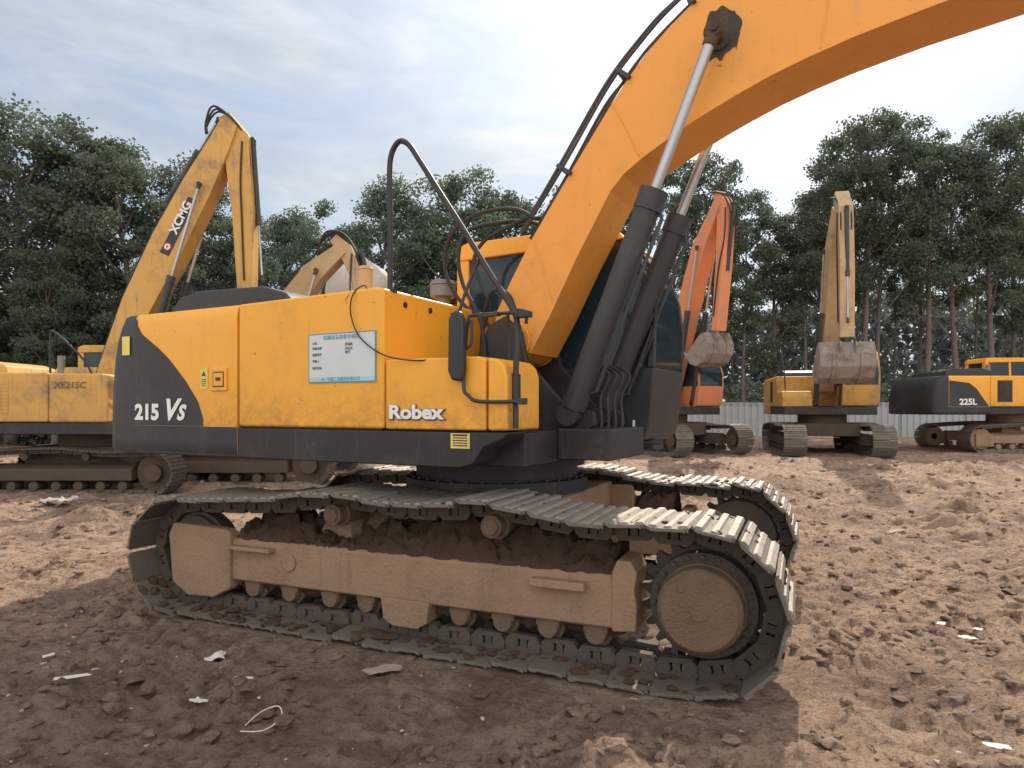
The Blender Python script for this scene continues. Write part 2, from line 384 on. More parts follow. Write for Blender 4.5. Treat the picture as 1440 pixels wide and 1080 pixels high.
def bucket(parent,px,pz,ang,w,mat,s=1.0,yc=0):
    prof=[(0.0,.12),(.45,.18),(.80,.02),(1.02,-.32),(1.02,-.72),(.80,-1.0),(.42,-1.12)]
    prof=[(x*s,z*s) for x,z in prof]
    mb=MB()
    side=prof+[(-.02*s,-.15*s)]
    for y in (-w/2,w/2-.03): mb.prism(side,y,y+.03,0)
    for i in range(len(prof)-1):
        (a,b),(c,d)=prof[i],prof[i+1]
        L=math.hypot(c-a,d-b); nx,nz=(d-b)/L*.03,-(c-a)/L*.03
        mb.prism([(a,b),(c,d),(c+nx,d+nz),(a+nx,b+nz)],-w/2+.031,w/2-.031,0)
    for yv in (-w*.28,w*.22):
        for i in range(1,len(prof)-1):
            (a,b),(c,d)=prof[i],prof[i+1]
            L=math.hypot(c-a,d-b); nx,nz=-(d-b)/L*.03,(c-a)/L*.03
            mb.prism([(a,b),(c,d),(c+nx,d+nz),(a+nx,b+nz)],yv,yv+.07,0)
    for k in range(5):
        y=-w/2+.08+k*(w-.16)/4
        mb.prism([(.46*s,-1.08*s),(.5*s,-1.16*s),(.18*s,-1.24*s)],y-.05,y+.05,0)
    for y in (-.2,.17): mb.prism([(.02,.05),(.5*s,.1),(.3*s,.34),(.08,.30)],y,y+.03,0)
    return mb.obj('bucket',parent,[mat],bevel=.006,loc=(px,yc,pz),rot=(0,-ang,0))

def cylinder_part(parent,p0,p1,split,r,name='hydraulic_cylinder',bm=CYLB,n=18,rodr=.42):
    p0=Vector(p0);p1=Vector(p1); pm=p0.lerp(p1,split); d=(p1-p0).normalized()
    mb=MB(); mb.cyl(p0+d*.06,pm,r,n=n); mb.cyl(pm-d*.12,pm+d*.02,r*1.14,n=n); mb.cyl(p0+d*.05,p0+d*.12,r*1.08,n=n)
    mb.cyl(p0+Vector((0,-r*.8,0)),p0+Vector((0,r*.8,0)),r*.95,n=n)
    sd=Vector((0,1,0)).cross(d).normalized()
    mb.tube([p0+d*.2+sd*(r),p0+d*.22+sd*(r+.035),pm-d*.15+sd*(r+.035),pm-d*.10+sd*r],.014,n=6,sub=1)
    c=mb.obj(name,parent,[bm])
    rb=MB(); rb.cyl(pm,p1,r*rodr,n=n); rb.cyl(p1-d*.10,p1,r*.52,n=n,mat=1); rb.cyl(p1+Vector((0,-r*.45,0)),p1+Vector((0,r*.45,0)),r*.62,n=n,mat=1)
    rb.obj('piston_rod',c,[CHR,GRIME])
    return c

# ------------------------------------------------------------------ background excavators
def bg_excavator(label,loc,fwd,C,Cboom,boompts,armpts,bk,track_yaw=0,rear_black=True,cabcols=None,low=BLKF,armc=None,arm_cyl=None,text=None,cabh=3.0,mud=MUDK,bs=1.0,tall=False,scale=1.0,shoe=SHOE):
    yaw=math.atan2(fwd[1],fwd[0])
    root=empty('excavator',loc,yaw,label,'excavator'); root['group']='excavators parked in the yard'
    root.scale=(scale,)*3
    mb=MB(); mb.box((-.9,-.85,.55),(.9,.85,.92)); mb.cyl((0,0,.9),(0,0,1.17),.68,n=32)
    for s in (-1,1):
        mb.prismx([(s*1.26,.30),(s*1.26,.52),(s*1.05,.62),(s*.85,.6),(s*.85,.3)],-1.5,1.4)
        mb.box((-2.0,min(s*1.0,s*1.28),.2),(-1.45,max(s*1.0,s*1.28),.58))
    und=mb.obj('undercarriage',root,[mud],bevel=.02,rot=(0,0,track_yaw))
    P=track_path(1.8,.45,.41,-1.85,.43,.39,[(.9,.84),(.1,.90),(-.9,.88)])
    rs,p=resample(P,46)
    for s in (-1,1):
        t=MB()
        for x,z,a in rs:
            T=Matrix.Translation((x,s*1.12,z))@Matrix.Rotation(-a,4,'Y')
            tt=MB(); h=p/2*.97
            tt.box((-h,-.3,-.016),(h,.3,.0)); 
            for gx in (-h*.7,0,h*.7): tt.box((gx-.01,-.298,-.035),(gx+.01,.298,-.0155))
            tt.box((-h*1.1,-.1,.001),(h*1.1,.1,.09))
            t.add(tt.v,tt.f,0,T)
        t.obj('crawler_track',und,[shoe])
        w=MB()
        w.cyl((1.8,s*1.0,.45),(1.8,s*1.28,.45),.16,n=24); w.cyl((1.8,s*1.08,.45),(1.8,s*1.16,.45),.35,n=24)
        w.obj('drive_sprocket',und,[mud])
        w=MB(); w.cyl((-1.85,s*1.02,.43),(-1.85,s*1.22,.43),.34,n=24); w.cyl((-1.85,s*1.0,.43),(-1.85,s*1.27,.43),.1,n=16); w.obj('idler_wheel',und,[mud])
        for k in range(7):
            w=MB(); x=-1.3+k*.42; w.cyl((x,s*1.0,.2),(x,s*1.25,.2),.085,n=14); w.obj('track_roller',und,[mud])
        for x in (-.6,.55):
            w=MB(); w.cyl((x,s*1.0,.76),(x,s*1.29,.76),.07,n=14); w.obj('carrier_roller',und,[mud])
    counterweight(root,[C,BLK],rear_black)
    mb=MB(); mb.box((-2.75,-1.24,1.17),(1.05,1.25,1.395)); mb.obj('main_frame',root,[low],bevel=.02)
    mb=MB(); mb.box((-1.56,-1.27,1.405),(-.17,1.25,2.34)); b=mb.obj('engine_housing',root,[C],bevel=.04,seg=3)
    g=MB(); g.box((-1.35,-1.276,1.55),(-.9,-1.271,2.2))
    for k in range(9): g.box((-1.33,-1.285,1.58+k*.067),(-.92,-1.276,1.60+k*.067))
    g.obj('vent_grille',b,[BLKF if not tall else C])
    mb=MB(); mb.prism([(-2.7,2.335),(-1.2,2.335),(-1.25,2.5),(-1.5,2.58),(-2.45,2.58),(-2.65,2.5)],-.9,.6); mb.obj('engine_hood',root,[BLK if not tall else C],bevel=.04,seg=3)
    tp=.46 if tall else 0
    mb=MB(); mb.prism([(-.16,1.4),(.95,1.4),(.95,1.72+tp),(.85,1.86+tp),(-.16,1.87+tp)],-1.27,-.45); tbx=mb.obj('tool_box',root,[C],bevel=.04,seg=3)
    if tall:
        mb=MB(); vs,fs=tgeom('XE215C',.16,.1,.005,'LEFT',sx=1.1); mb.add(vs,fs,0,side_T(-.05,-1.279,2.05)); mb.obj('lettering',tbx,[BRNT])
    mb=MB(); mb.tube([(-.2,-1.15,2.3),(-.2,-1.15,3.0),(-.1,-1.15,3.1),(.5,-1.15,2.5),(.7,-1.15,1.9)],.02,sub=3); mb.obj('handrail',root,[BLK])
    mb=MB(); mb.cyl((-.75,.0,2.3),(-.75,0,2.75),.07); mb.obj('exhaust_pipe',root,[GREY])
    cc=cabcols or (C,C,C)
    handle_cab(root,-.62,1.10,.32,1.3,1.4,cabh,cc[0],cc[1],GLS,rf=cc[2])
    mb=MB(); prof=beam_profile(boompts); mb.prism(prof,-.23,.23)
    bx,bz=boompts[0][:2]; mb.cyl((bx,-.26,bz),(bx,.26,bz),.2)
    if text: mb.prism(text['poly'],-.236,-.231,1); 
    boom=mb.obj('boom',root,[Cboom,BLK,STKR],bevel=.02)
    if text:
        t=MB(); vs,fs=tgeom(text['s'],text['size'],0,.008,'CENTER'); t.add(vs,fs,0,side_T(text['x'],-.245,text['z'],text['ang']))
        t.obj('lettering',boom,[WHT])
        t=MB(); cx,cz=text['em']
        ring=arc(cx,cz,.085,0,2*math.pi,20)[:-1]; t.prism(ring,-.2440,-.2385,0); t.prism(arc(cx,cz,.06,0,2*math.pi,20)[:-1],-.2465,-.2445,1)
        t.prism([(cx-.02,cz-.035),(cx+.035,cz),(cx-.02,cz+.035)],-.2485,-.2470,0)
        t.obj('emblem',boom,[STKR,WHT])
    h=MB()
    for y in (-.1,.1):
        pts=[(x-.05,y,z+.05) for x,z in prof[len(boompts):][::-1]]
        h.tube(pts,.022,n=6,sub=3)
    ax,az=armpts[1][:2]; tx,tz=boompts[-1][:2]
    for k,y in enumerate((-.14,0,.12)):
        h.tube([(tx-.5,y,tz-.2),(tx-.50-.05*k,y,tz+.05),(tx-.30,y-.1,tz+.33),(ax+.0,y-.05,az+.30),(ax+.24,y,az-.1),(ax+.30,y,az-.6)],.022,n=6,sub=4)
    h.obj('hydraulic_pipes',boom,[RUB])
    mb=MB(); mb.prism(beam_profile(armpts),-.18,.18); armo=mb.obj('arm',root,[armc or Cboom],bevel=.02)
    h=MB()
    for k,y in enumerate((-.19,.19)):
        h.tube([(ax+.15,y,az-.1),(ax+.12,y*1.05,az-.9),((ax+armpts[-1][0])/2+.05,y*1.05,(az+armpts[-1][1])/2),(armpts[-1][0],y*1.05,armpts[-1][1]+.4)],.02,n=6,sub=4)
    h.obj('hydraulic_hoses',armo,[RUB])
    m1=boompts[len(boompts)//2]
    for y in (-.34,.34): cylinder_part(root,(.85,y,1.5),(m1[0]+.1,y,m1[1]),.6,.075,'boom_cylinder')
    if arm_cyl: cylinder_part(root,arm_cyl[0],arm_cyl[1],.62,.065,'arm_cylinder')
    if bk:
        cylinder_part(root,(armpts[1][0]+.30,0,armpts[1][1]),(bk[0]+.28,0,bk[1]+.55),.6,.055,'bucket_cylinder')
        bucket(root,bk[0],bk[1],bk[2],bk[3],BUCK,s=bs)
    return root
K=1/.93
bg_excavator('yellow tracked excavator with tall raised boom parked on mud',( -7.95,13.1,0),(1,0.0),OLDY,OLDY,
   [(.25,2.15,.42)]+[(x*K,z*K,h) for x,z,h in [(.85,3.50,.62),(1.45,4.70,.70),(2.00,5.75,.62),(2.42,6.55,.46),(2.60,6.95,.36)]],
   [(x*K,z*K,h) for x,z,h in [(2.48,7.12,.24),(2.70,6.7,.54),(2.84,5.3,.44),(2.88,3.6,.28)]],(2.90*K,3.5*K,R(-60),1.1),rear_black=False,
   armc=OLDY,arm_cyl=((1.3*K,0,5.45*K),(2.32*K,0,7.1*K)),scale=.93,tall=True,shoe=SHOEK,
   text=dict(poly=[(x*K,z*K) for x,z in [(1.30,4.50),(1.47,4.42),(2.00,5.47),(1.84,5.55)]],s='XCMG',size=.24,x=1.765*K,z=5.12*K,ang=R(63.5),em=(1.45*K,4.60*K)))
e3=bg_excavator('dusty yellow excavator with folded arm behind engine hood',( -5.75,14.4,0),(1,0.02),OLDY,ORNY,
   [(.3,2.1,.42),(1.0,3.6,.52),(1.6,4.4,.44),(2.2,4.9,.26)],
   [(2.0,5.12,.20),(2.25,4.88,.30),(2.5,4.3,.25),(2.65,2.9,.18)],(2.65,2.8,R(-50),1.1),rear_black=False,shoe=SHOEK)
mb=MB(); L=18
for j in range(L):
    zz=4.95*(j/(L-1))**.8
    for i in range(56):
        t=2*math.pi*i/56; q=j/(L-1)
        rr=.76*(1-max(0,q-.86)**2*38)*(1+.26*noise.noise((math.cos(t)*1.5,math.sin(t)*1.5,zz*.9))+.12*noise.noise((math.cos(t)*4,math.sin(t)*4,zz*1.8)))
        mb.v.append((max(.04,rr)*math.cos(t),max(.04,rr)*math.sin(t),zz+.32*noise.noise((math.cos(t)*1.6,math.sin(t)*1.6,7))*q+.10*noise.noise((math.cos(t)*5,math.sin(t)*5,zz*2))*q))
for j in range(L-1):
    for i in range(56): mb.f.append((j*56+i,j*56+(i+1)%56,(j+1)*56+(i+1)%56,(j+1)*56+i)); mb.m.append(0)
mb.f.append(tuple(range((L-1)*56,L*56))); mb.m.append(0)
o=mb.obj('sheeted_load',None,[TARP],loc=(-3.75,16.6,.12),ang=60); o['label']='tall load wrapped in crumpled off-white sheeting'; o['category']='wrapped load'
bg_excavator('orange-red excavator with raised boom and hanging bucket',(4.7,21,.2),(.45,-.89),ORG,ORG,
   [(.3,2.0,.42),(1.0,4.1,.58),(1.7,5.9,.50),(2.45,7.0,.28)],
   [(2.3,7.3,.20),(2.6,6.9,.36),(2.5,5.3,.30),(2.3,3.5,.22)],(2.15,3.42,R(-70),.95),
   cabcols=(ORG,ORG,ORG),armc=ORG,arm_cyl=((1.5,0,6.3),(2.3,0,7.4)),rear_black=False,bs=.74)
bg_excavator('dusty yellow excavator seen head-on with raised boom',(9.35,20.6,.2),(-.22,-.975),OLDY,ORNY,
   [(.3,2.0,.45),(1.1,4.0,.85),(1.8,5.7,.75),(2.45,6.7,.36)],
   [(2.3,7.1,.25),(2.6,6.6,.50),(2.8,5.1,.40),(2.85,3.2,.24)],(2.75,3.05,R(-65),1.35),armc=ORNY,
   arm_cyl=((1.6,0,6.1),(2.3,0,7.1)),rear_black=False,cabcols=(OLDY,OLDY,OLDY),bs=.85)
e6=bg_excavator('yellow excavator with black counterweight parked near fence',(15.95,21.8,.2),(1,0),YEL,YEL,
   [(.3,1.9,.45),(1.8,2.3,.7),(3.2,2.5,.7),(5.2,2.0,.4)],
   [(5.0,2.4,.25),(5.3,2.1,.5),(5.9,1.6,.4),(6.2,1.2,.26)],(6.2,1.1,R(-40),1.1),cabcols=(YEL,YEL,YEL),mud=MUD)
mb=MB(); mb.prism([(-2.8,1.41),(-1.60,1.41),(-1.75,1.62),(-1.98,1.95),(-2.2,2.12),(-2.8,2.2)],-1.276,-1.2725); mb.obj('side_decal',e6,[BLK])
mb=MB(); vs,fs=tgeom('225L',.25,0,.010,'LEFT',sx=1.05); mb.add(vs,fs,0,side_T(-2.50,-1.281,1.47)); mb.obj('lettering',e6,[WHT])

# ------------------------------------------------------------------ MAIN EXCAVATOR
HY=-math.atan2(.462,.887); UY=-math.atan2(.394,.919)
main=empty('excavator',(-.123,5.63,0),HY,'large yellow and black tracked excavator on muddy ground','excavator')
main['group']='excavators parked in the yard'
mb=MB(); mb.box((-.75,-.85,.52),(.75,.85,.9)); 
for s in (-1,1):
    mb.prismx([(s*.8,.6),(s*.8,.88),(s*1.05,.66),(s*1.05,.4),(s*.9,.4)],-.95,-.45)
    mb.prismx([(s*.8,.6),(s*.8,.88),(s*1.05,.66),(s*1.05,.4),(s*.9,.4)],.45,.95)
und=mb.obj('undercarriage',main,[MUD],bevel=.02,rot=(0,0,UY-HY))
mb=MB(); mb.cyl((0,0,.88),(0,0,1.0),.74,n=48); mb.cyl((0,0,1.0),(0,0,1.10),.66,n=48); mb.cyl((0,0,1.10),(0,0,1.18),.72,n=48)
for k in range(36):
    t=k*math.pi/18; mb.cyl((.70*math.cos(t),.70*math.sin(t),1.0),(.70*math.cos(t),.70*math.sin(t),1.02),.015,n=6)
mb.obj('swing_ring',main,[BLKF])
SX=1.815
TP=track_path(SX,.458,.425,-2.02,.445,.405,[(1.48,.885),(1.06,.885),(.56,.960),(0,.915),(-.635,.955),(-1.3,.875)])
rs,pitch=resample(TP,44)
sb=MB(); shoe_geom(sb,pitch); shoe_me=sb.mesh('track_shoe',[SHOE,SHOED,SHOEW]); shoe_me.set_sharp_from_angle(angle=R(35))
rng=random.Random(5); nrm_=np.random.default_rng(4)
FY=1.272
for s in (-1,1):
    def yy(a,b): return (min(s*a,s*b),max(s*a,s*b))
    for x,z,a in rs:
        o=bpy.data.objects.new('track_shoe',shoe_me); col.objects.link(o); o.parent=und
        o.location=(x,s*1.125+rng.uniform(-.010,.010),z+rng.uniform(-.006,.006)); o.rotation_euler=(rng.uniform(-.02,.02),-a+rng.uniform(-.05,.05),rng.uniform(-.012,.012))
    mb=MB()
    mb.prismx([(s*(FY-.02),.262),(s*FY,.277),(s*FY,.560),(s*(FY-.02),.578),(s*1.0,.58),(s*.85,.58),(s*.85,.262)],-1.6,1.38)
    a,b=yy(1.0,FY+.012); mb.prism([(1.31,.255),(1.45,.27),(1.455,.42),(1.44,.50),(1.455,.60),(1.42,.67),(1.34,.67),(1.31,.60)],a,b)
    a,b=yy(FY,FY+.07); mb.box((-1.56,a,.505),(-1.18,b,.535)); mb.box((.82,a,.48),(1.16,b,.53))
    a,b=yy(1.1,FY+.03); mb.prism([(-.26,.29),(.11,.29),(.09,.15),(.02,.11),(-.17,.11),(-.24,.15)],a,b)
    mb.cyl((-1.05,s*FY,.44),(-1.05,s*(FY+.015),.44),.06,n=20)
    mb.obj('track_frame',und,[MUD],bevel=.010)
    a,b=yy(1.20,FY+.03)
    mb=MB(); mb.prism([(-2.22,.57),(-2.17,.66),(-1.62,.645),(-1.58,.60),(-1.59,.20),(-1.75,.12),(-2.02,.11),(-2.18,.20)],a,b)
    mb.obj('idler_guard',und,[MUD],bevel=.022,seg=3)
    mb=MB(); mb.cyl((-2.02,s*1.03,.44),(-2.02,s*1.22,.44),.27,n=36); mb.cyl((-2.02,s*1.07,.44),(-2.02,s*1.18,.44),.30,n=36); mb.cyl((-2.02,s*1.0,.44),(-2.02,s*1.21,.44),.09)
    mb.obj('idler_wheel',und,[SHOED])
    mb=MB(); prof=[]
    nt=21
    for k in range(nt):
        for da,rr in ((-.5,.305),(-.28,.32),(-.12,.37),(.12,.37),(.28,.32)):
            t=2*math.pi*(k+da)/nt; prof.append((SX+rr*math.cos(t),.455+rr*math.sin(t)))
    mb.prism(prof,s*1.125-.03,s*1.125+.03)
    mb.cyl((SX,s*1.0,.455),(SX,s*1.25,.455),.30,.29,n=48)
    for k in range(20):
        t=2*math.pi*k/20; mb.cyl((SX+.268*math.cos(t),s*1.25,.455+.268*math.sin(t)),(SX+.268*math.cos(t),s*1.27,.455+.268*math.sin(t)),.016,n=6)
    mb.obj('drive_sprocket',und,[SHOED])
    mb=MB(); 
    mb.cyl((SX,s*1.20,.455),(SX,s*1.28,.455),.245,.238,n=48)
    mb.cyl((SX,s*1.275,.455),(SX,s*1.385,.455),.226,n=48); mb.cyl((SX,s*1.385,.455),(SX,s*1.42,.455),.226,.200,n=48)
    mb.cyl((SX,s*1.419,.455),(SX,s*1.425,.455),.05,n=6); mb.cyl((SX-.09,s*1.419,.58),(SX-.09,s*1.428,.58),.020,n=6)
    mb.obj('hub_cover',und,[RUST],bevel=.008)
    for x in (-1.42,-1.08,-.72,-.42,.30,.60,.90,1.2):
        mb=MB(); mb.cyl((x,s*.97,.212),(x,s*1.22,.212),.05,n=20)
        mb.cyl((x,s*1.0,.212),(x,s*1.06,.212),.09,n=20); mb.cyl((x,s*1.15,.212),(x,s*1.19,.212),.09,n=24); mb.cyl((x,s*1.195,.215),(x,s*1.25,.215),.070,.062,n=20)
        mb.box((x-.075,min(s*1.2,s*1.245),.225),(x+.075,max(s*1.2,s*1.245),.27))
        mb.obj('track_roller',und,[RUST],bevel=.006)
    for x in (-.635,.562):
        mb=MB(); mb.cyl((x,s*1.02,.815),(x,s*1.33,.815),.072,n=20); mb.cyl((x,s*1.20,.815),(x,s*1.25,.815),.09,n=24); mb.cyl((x,s*1.33,.815),(x,s*1.345,.815),.05,n=16)
        mb.box((x-.05,min(s*.95,s*1.05),.57),(x+.05,max(s*.95,s*1.05),.86))
        mb.obj('carrier_roller',und,[RUST],bevel=.006)
    mb=MB(); nx,ny=230,26
    for i in range(nx+1):
        x=-1.56+2.86*i/nx
        for j in range(ny+1):
            t=j/ny; y=FY-.008-.46*t
            env=.04+.18*max(0,noise.noise((x*1.7,s*3,.4))+.35)+.08*noise.noise((x*5,t*3,s))
            l1=abs(noise.noise((x*8,t*4,s*2)))
            hgt=.566+max(.0,env)*min(1,t*2.2+.10)+.14*l1*min(1,t*4)+.040*noise.noise((x*20,t*10,5))+.022*noise.noise((x*47,t*22,5))
            if t==0: hgt=.560
            mb.v.append((x,s*(y+.03*noise.noise((x*9,t*6,9))*(0 if t==0 else 1)),hgt-(.15 if j==ny else 0)))
    for i in range(nx):
        for j in range(ny):
            a=i*(ny+1)+j; q=(a,a+1,a+ny+2,a+ny+1); mb.f.append(q if s>0 else q[::-1]); mb.m.append(0)
    for x,z,a in rs:
        T=Matrix.Translation((x,s*1.125,z))@Matrix.Rotation(-a,4,'Y')
        inner= z<.15
        for q in range(16 if inner else 7):
            sz=rng.uniform(.010,.036 if inner else .024)
            yl=rng.uniform(-.32,.32); xl=rng.uniform(-.1,.1); zl=(.004 if inner else -.020)
            if inner: yl=rng.choice([-1,1])*rng.uniform(.12,.33)
            P_=ico*(1+nrm_.uniform(-.3,.3,(12,1)))*np.array([sz*1.4,sz*1.4,sz*.55])
            mb.add([T@Vector((float(p[0])+xl,float(p[1])+yl,float(p[2])+zl)) for p in P_],icf,0)
    for q in range(170):
        x=rng.uniform(-1.55,1.35); sz=rng.uniform(.02,.055)
        P_=ico*(1+nrm_.uniform(-.35,.35,(12,1)))*np.array([sz*1.4,sz*.9,sz*.9])
        mb.add([Vector((float(p[0])+x,float(p[1])+s*1.16,float(p[2])+.235)) for p in P_],icf,0)
    mb.obj('packed_mud',und,[MUDP],ang=50)

cw=counterweight(main,[YEL,BLK],True)
mb=MB()
prof=[(-2.812,1.403),(-1.955,1.403),(-1.958,1.46),(-2.02,1.60),(-2.16,1.76),(-2.36,1.94),(-2.50,2.04),(-2.62,2.11),(-2.72,2.17),(-2.775,2.24),(-2.79,2.30),(-2.812,2.305)]
mb.prism(prof,-1.2745,-1.268); mb.obj('side_decal',cw,[BLK])
def letter(name,parent,s,size,x,z,y=-1.279,shear=0,off=.006,sx=1,mat=WHT,ang=0,offo=None):
    if offo:
        m2=MB(); vs,fs=tgeom(s,size,shear,offo,sx=sx); m2.add(vs,fs,0,side_T(x+.003,y+.002,z-.003,ang)); m2.obj(name+'_outline',parent,[TXTB])
    m1=MB(); vs,fs=tgeom(s,size,shear,off,sx=sx); m1.add(vs,fs,0,side_T(x,y,z,ang)); return m1.obj(name,parent,[mat])
letter('lettering',cw,'215',.175,-2.80,1.455,off=.008,sx=1.2)
letter('lettering',cw,'V',.235,-2.44,1.455,shear=.32,off=.009,sx=1.15)
letter('lettering',cw,'S',.165,-2.265,1.455,shear=.35,off=.008,sx=1.1)
mb=MB(); mb.box((-2.98,-1.276,2.0),(-2.88,-1.272,2.16)); mb.obj('warning_sticker',cw,[STK])
mb=MB(); mb.box((-1.985,-1.2765,1.70),(-1.90,-1.272,1.86)); mb.prism([(-1.965,1.80),(-1.92,1.80),(-1.9425,1.84)],-1.2785,-1.277,1)
for k in range(4): mb.box((-1.97,-1.2785,1.72+k*.016),(-1.915,-1.277,1.726+k*.016),1)
mb.obj('warning_sticker',cw,[STK,TXTB])
mb=MB(); mb.box((-1.86,-1.284,1.68),(-1.675,-1.27,1.86),0); mb.obj('door_latch',cw,[YEL],bevel=.006)
mb=MB(); mb.box((-1.83,-1.2855,1.71),(-1.705,-1.2845,1.83),1); mb.box((-1.82,-1.2875,1.72),(-1.715,-1.2858,1.82),0); mb.box((-1.79,-1.293,1.76),(-1.74,-1.2877,1.785),1); mb.obj('latch_recess',cw,[YEL,BLK])
mb=MB(); mb.box((-2.6,-1.235,1.39),(-.22,1.22,2.30)); mb.box((-.3,-1.2,1.38),(.60,-.8,1.82)); mb.obj('inner_frame',main,[BLKF])
mb=MB(); mb.prism([(-1.563,1.405),(-.172,1.405),(-.172,2.355),(-.25,2.365),(-1.563,2.34)],-1.27,1.25)
dr=mb.obj('engine_door',main,[YEL],bevel=.022,seg=3)
for y,z in ((-1.03,2.27),(-.72,2.27),(-.42,2.27)):
    mb=MB(); mb.cyl((-.175,y,z),(-.166,y,z),.022,n=14); mb.obj('rubber_stop',dr,[BLK])
mb=MB(); mb.tube([(-.40,-1.16,2.37),(-.40,-1.20,2.40),(-.42,-1.285,2.33),(-.44,-1.29,2.20),(-.36,-1.29,2.03),(-.15,-1.30,1.90),(.1,-1.29,1.855),(.3,-1.2,1.875)],.005,n=6); mb.obj('loose_cable',dr,[RUB])
mb=MB(); y=-1.273
mb.box((-.838,y-.003,1.722),(-.232,y,2.072),1); mb.box((-.829,y-.0045,1.732),(-.241,y-.0032,2.063),0)
mb.box((-.829,y-.0052,1.732),(-.241,y-.0046,1.762),3)
Y=y-.0060
def nt_(s,sz,x,z,m,al='LEFT'):
    vs,fs=tgeom(s,sz,0,.0005,al); mb.add(vs,fs,m,side_T(x,Y,z))
nt_('机械设备验收合格牌',.036,-.535,2.028,1,'CENTER')
for s,z in (('公司',1.995),('设备名称',1.96),('设备型号',1.915),('检查人',1.87),('验收时间',1.82)): nt_(s,.022,-.80,z,2)
for s,z in (('挖掘机',1.98),('液压式',1.95),('现代',1.925)): nt_(s,.023,-.50,z,2)
nt_('中国二冶集团有限公司',.030,-.515,1.738,1,'CENTER')
mb.cyl((-.70,Y+.001,1.747),(-.70,Y-.0006,1.747),.010,n=14,mat=1)
mb.obj('notice_sheet',dr,[SHEETW,BLUE,TXTB,SHEETB],label='white notice sheet with thin blue border')
mb=MB(); mb.prism([(-.158,1.405),(.615,1.405),(.615,1.85),(.56,1.868),(-.158,1.868)],-1.27,-.72)
sbx=mb.obj('storage_box',main,[YEL],bevel=.015,seg=3)
letter('lettering',sbx,'Robex',.125,-.125,1.478,off=.005,sx=1.30,offo=.010)
mb=MB(); mb.prism([(.628,1.405),(.765,1.405),(.765,1.74),(.745,1.81),(.70,1.845),(.628,1.86)],-1.270,-.80)
tb=mb.obj('tool_box',main,[YEL],bevel=.020,seg=3)
mb=MB(); mb.box((.764,-1.20,1.60),(.768,-1.09,1.76),0)
for k in range(5): mb.box((.768,-1.19,1.615+k*.028),(.774,-1.10,1.630+k*.028),0)
mb.obj('vent_grille',tb,[BLKF])
mb=MB(); mb.prism([(-2.80,1.165),(.42,1.165),(.52,1.19),(.60,1.30),(.74,1.36),(.77,1.395),(-2.80,1.395)],-1.264,-1.0)
mb.box((-2.7,-.99,1.16),(.75,1.25,1.385)); mb.box((.75,-.48,1.18),(1.15,.30,1.40)); mb.box((.75,.32,1.18),(1.05,1.25,1.385))
mf=mb.obj('main_frame',main,[BLKF],bevel=.012)
mb=MB(); mb.box((.36,-1.269,1.29),(.50,-1.2655,1.385),0)
for k in range(4): mb.box((.375,-1.2712,1.305+k*.016),(.485,-1.2695,1.312+k*.016),1)
mb.box((.375,-1.2712,1.368),(.485,-1.2695,1.38),1); mb.obj('warning_sticker',mf,[STK,TXTB])
mb=MB(); mb.prism([(-2.72,2.335),(-1.28,2.335),(-1.27,2.38),(-1.36,2.46),(-1.62,2.53),(-2.35,2.55),(-2.60,2.51),(-2.70,2.42)],-1.0,.0); mb.obj('engine_hood',main,[BLK],bevel=.045,seg=4)
mb=MB(); mb.box((-1.22,-.9,2.345),(-.55,.3,2.42)); mb.obj('hood_plate',main,[YEL],bevel=.02)
mb=MB(); mb.cyl((-.88,-.6,2.40),(-.88,-.6,2.66),.060,n=28); mb.cyl((-.88,-.6,2.66),(-.88,-.6,2.69),.066,.05,n=28); mb.obj('filler_cap',main,[ORNY],bevel=.006)
mb=MB(); mb.cyl((-.53,0.0,2.34),(-.53,0,2.56),.06); mb.cyl((-.53,0,2.50),(-.53,0,2.60),.11,n=28); mb.cyl((-.53,0,2.60),(-.53,0,2.64),.12,.10,n=28); mb.obj('air_cleaner',main,[GREY],bevel=.006)
mb=MB()
mb.tube([(-.21,-1.15,2.34),(-.21,-1.15,2.7),(-.215,-1.15,3.15),(-.195,-1.15,3.30),(-.13,-1.15,3.37),(-.05,-1.15,3.33),(.03,-1.15,3.22),(.20,-1.15,2.97),(.372,-1.15,2.72),(.60,-1.15,2.37),(.72,-1.15,2.20),(.78,-1.17,2.10),(.80,-1.20,1.95),(.80,-1.22,1.75),(.80,-1.22,1.42)],.019,n=10)
mb.cyl((-.21,-1.15,2.34),(-.21,-1.15,2.36),.05,n=12)
mb.tube([(.86,-1.20,2.13),(.52,-1.22,2.13),(.475,-1.25,2.08),(.475,-1.30,1.70),(.52,-1.31,1.62),(.60,-1.31,1.585),(.88,-1.26,1.585)],.012,n=8,sub=4)
mb.tube([(.56,-.85,1.86),(.56,-.86,2.14),(.60,-.95,2.17),(.75,-1.12,2.16),(.86,-1.20,2.13),(.86,-1.20,2.06)],.011,n=8,sub=3)
mb.box((.80,-1.24,2.10),(.89,-1.17,2.135)); mb.box((.84,-1.28,1.565),(.89,-1.24,1.605)); mb.box((.54,-1.24,2.118),(.68,-1.19,2.138))
mb.obj('handrail',main,[BLK])
mb=MB()
prof=[(.375,1.78),(.40,1.72),(.47,1.71),(.495,1.78),(.49,2.10),(.465,2.15),(.42,2.155),(.38,2.11)]
mb.prism(prof,-1.335,-1.285); mir=mb.obj('side_mirror',main,[BLK],bevel=.018,seg=3)
mb=MB(); mb.tube([(.44,-1.30,2.14),(.44,-1.22,2.28),(.48,-1.15,2.46),(.51,-1.15,2.51)],.011,n=8); mb.tube([(.46,-1.29,1.9),(.52,-1.28,1.95),(.5,-1.25,2.1)],.009,n=6); mb.obj('mirror_bracket',mir,[BLK])
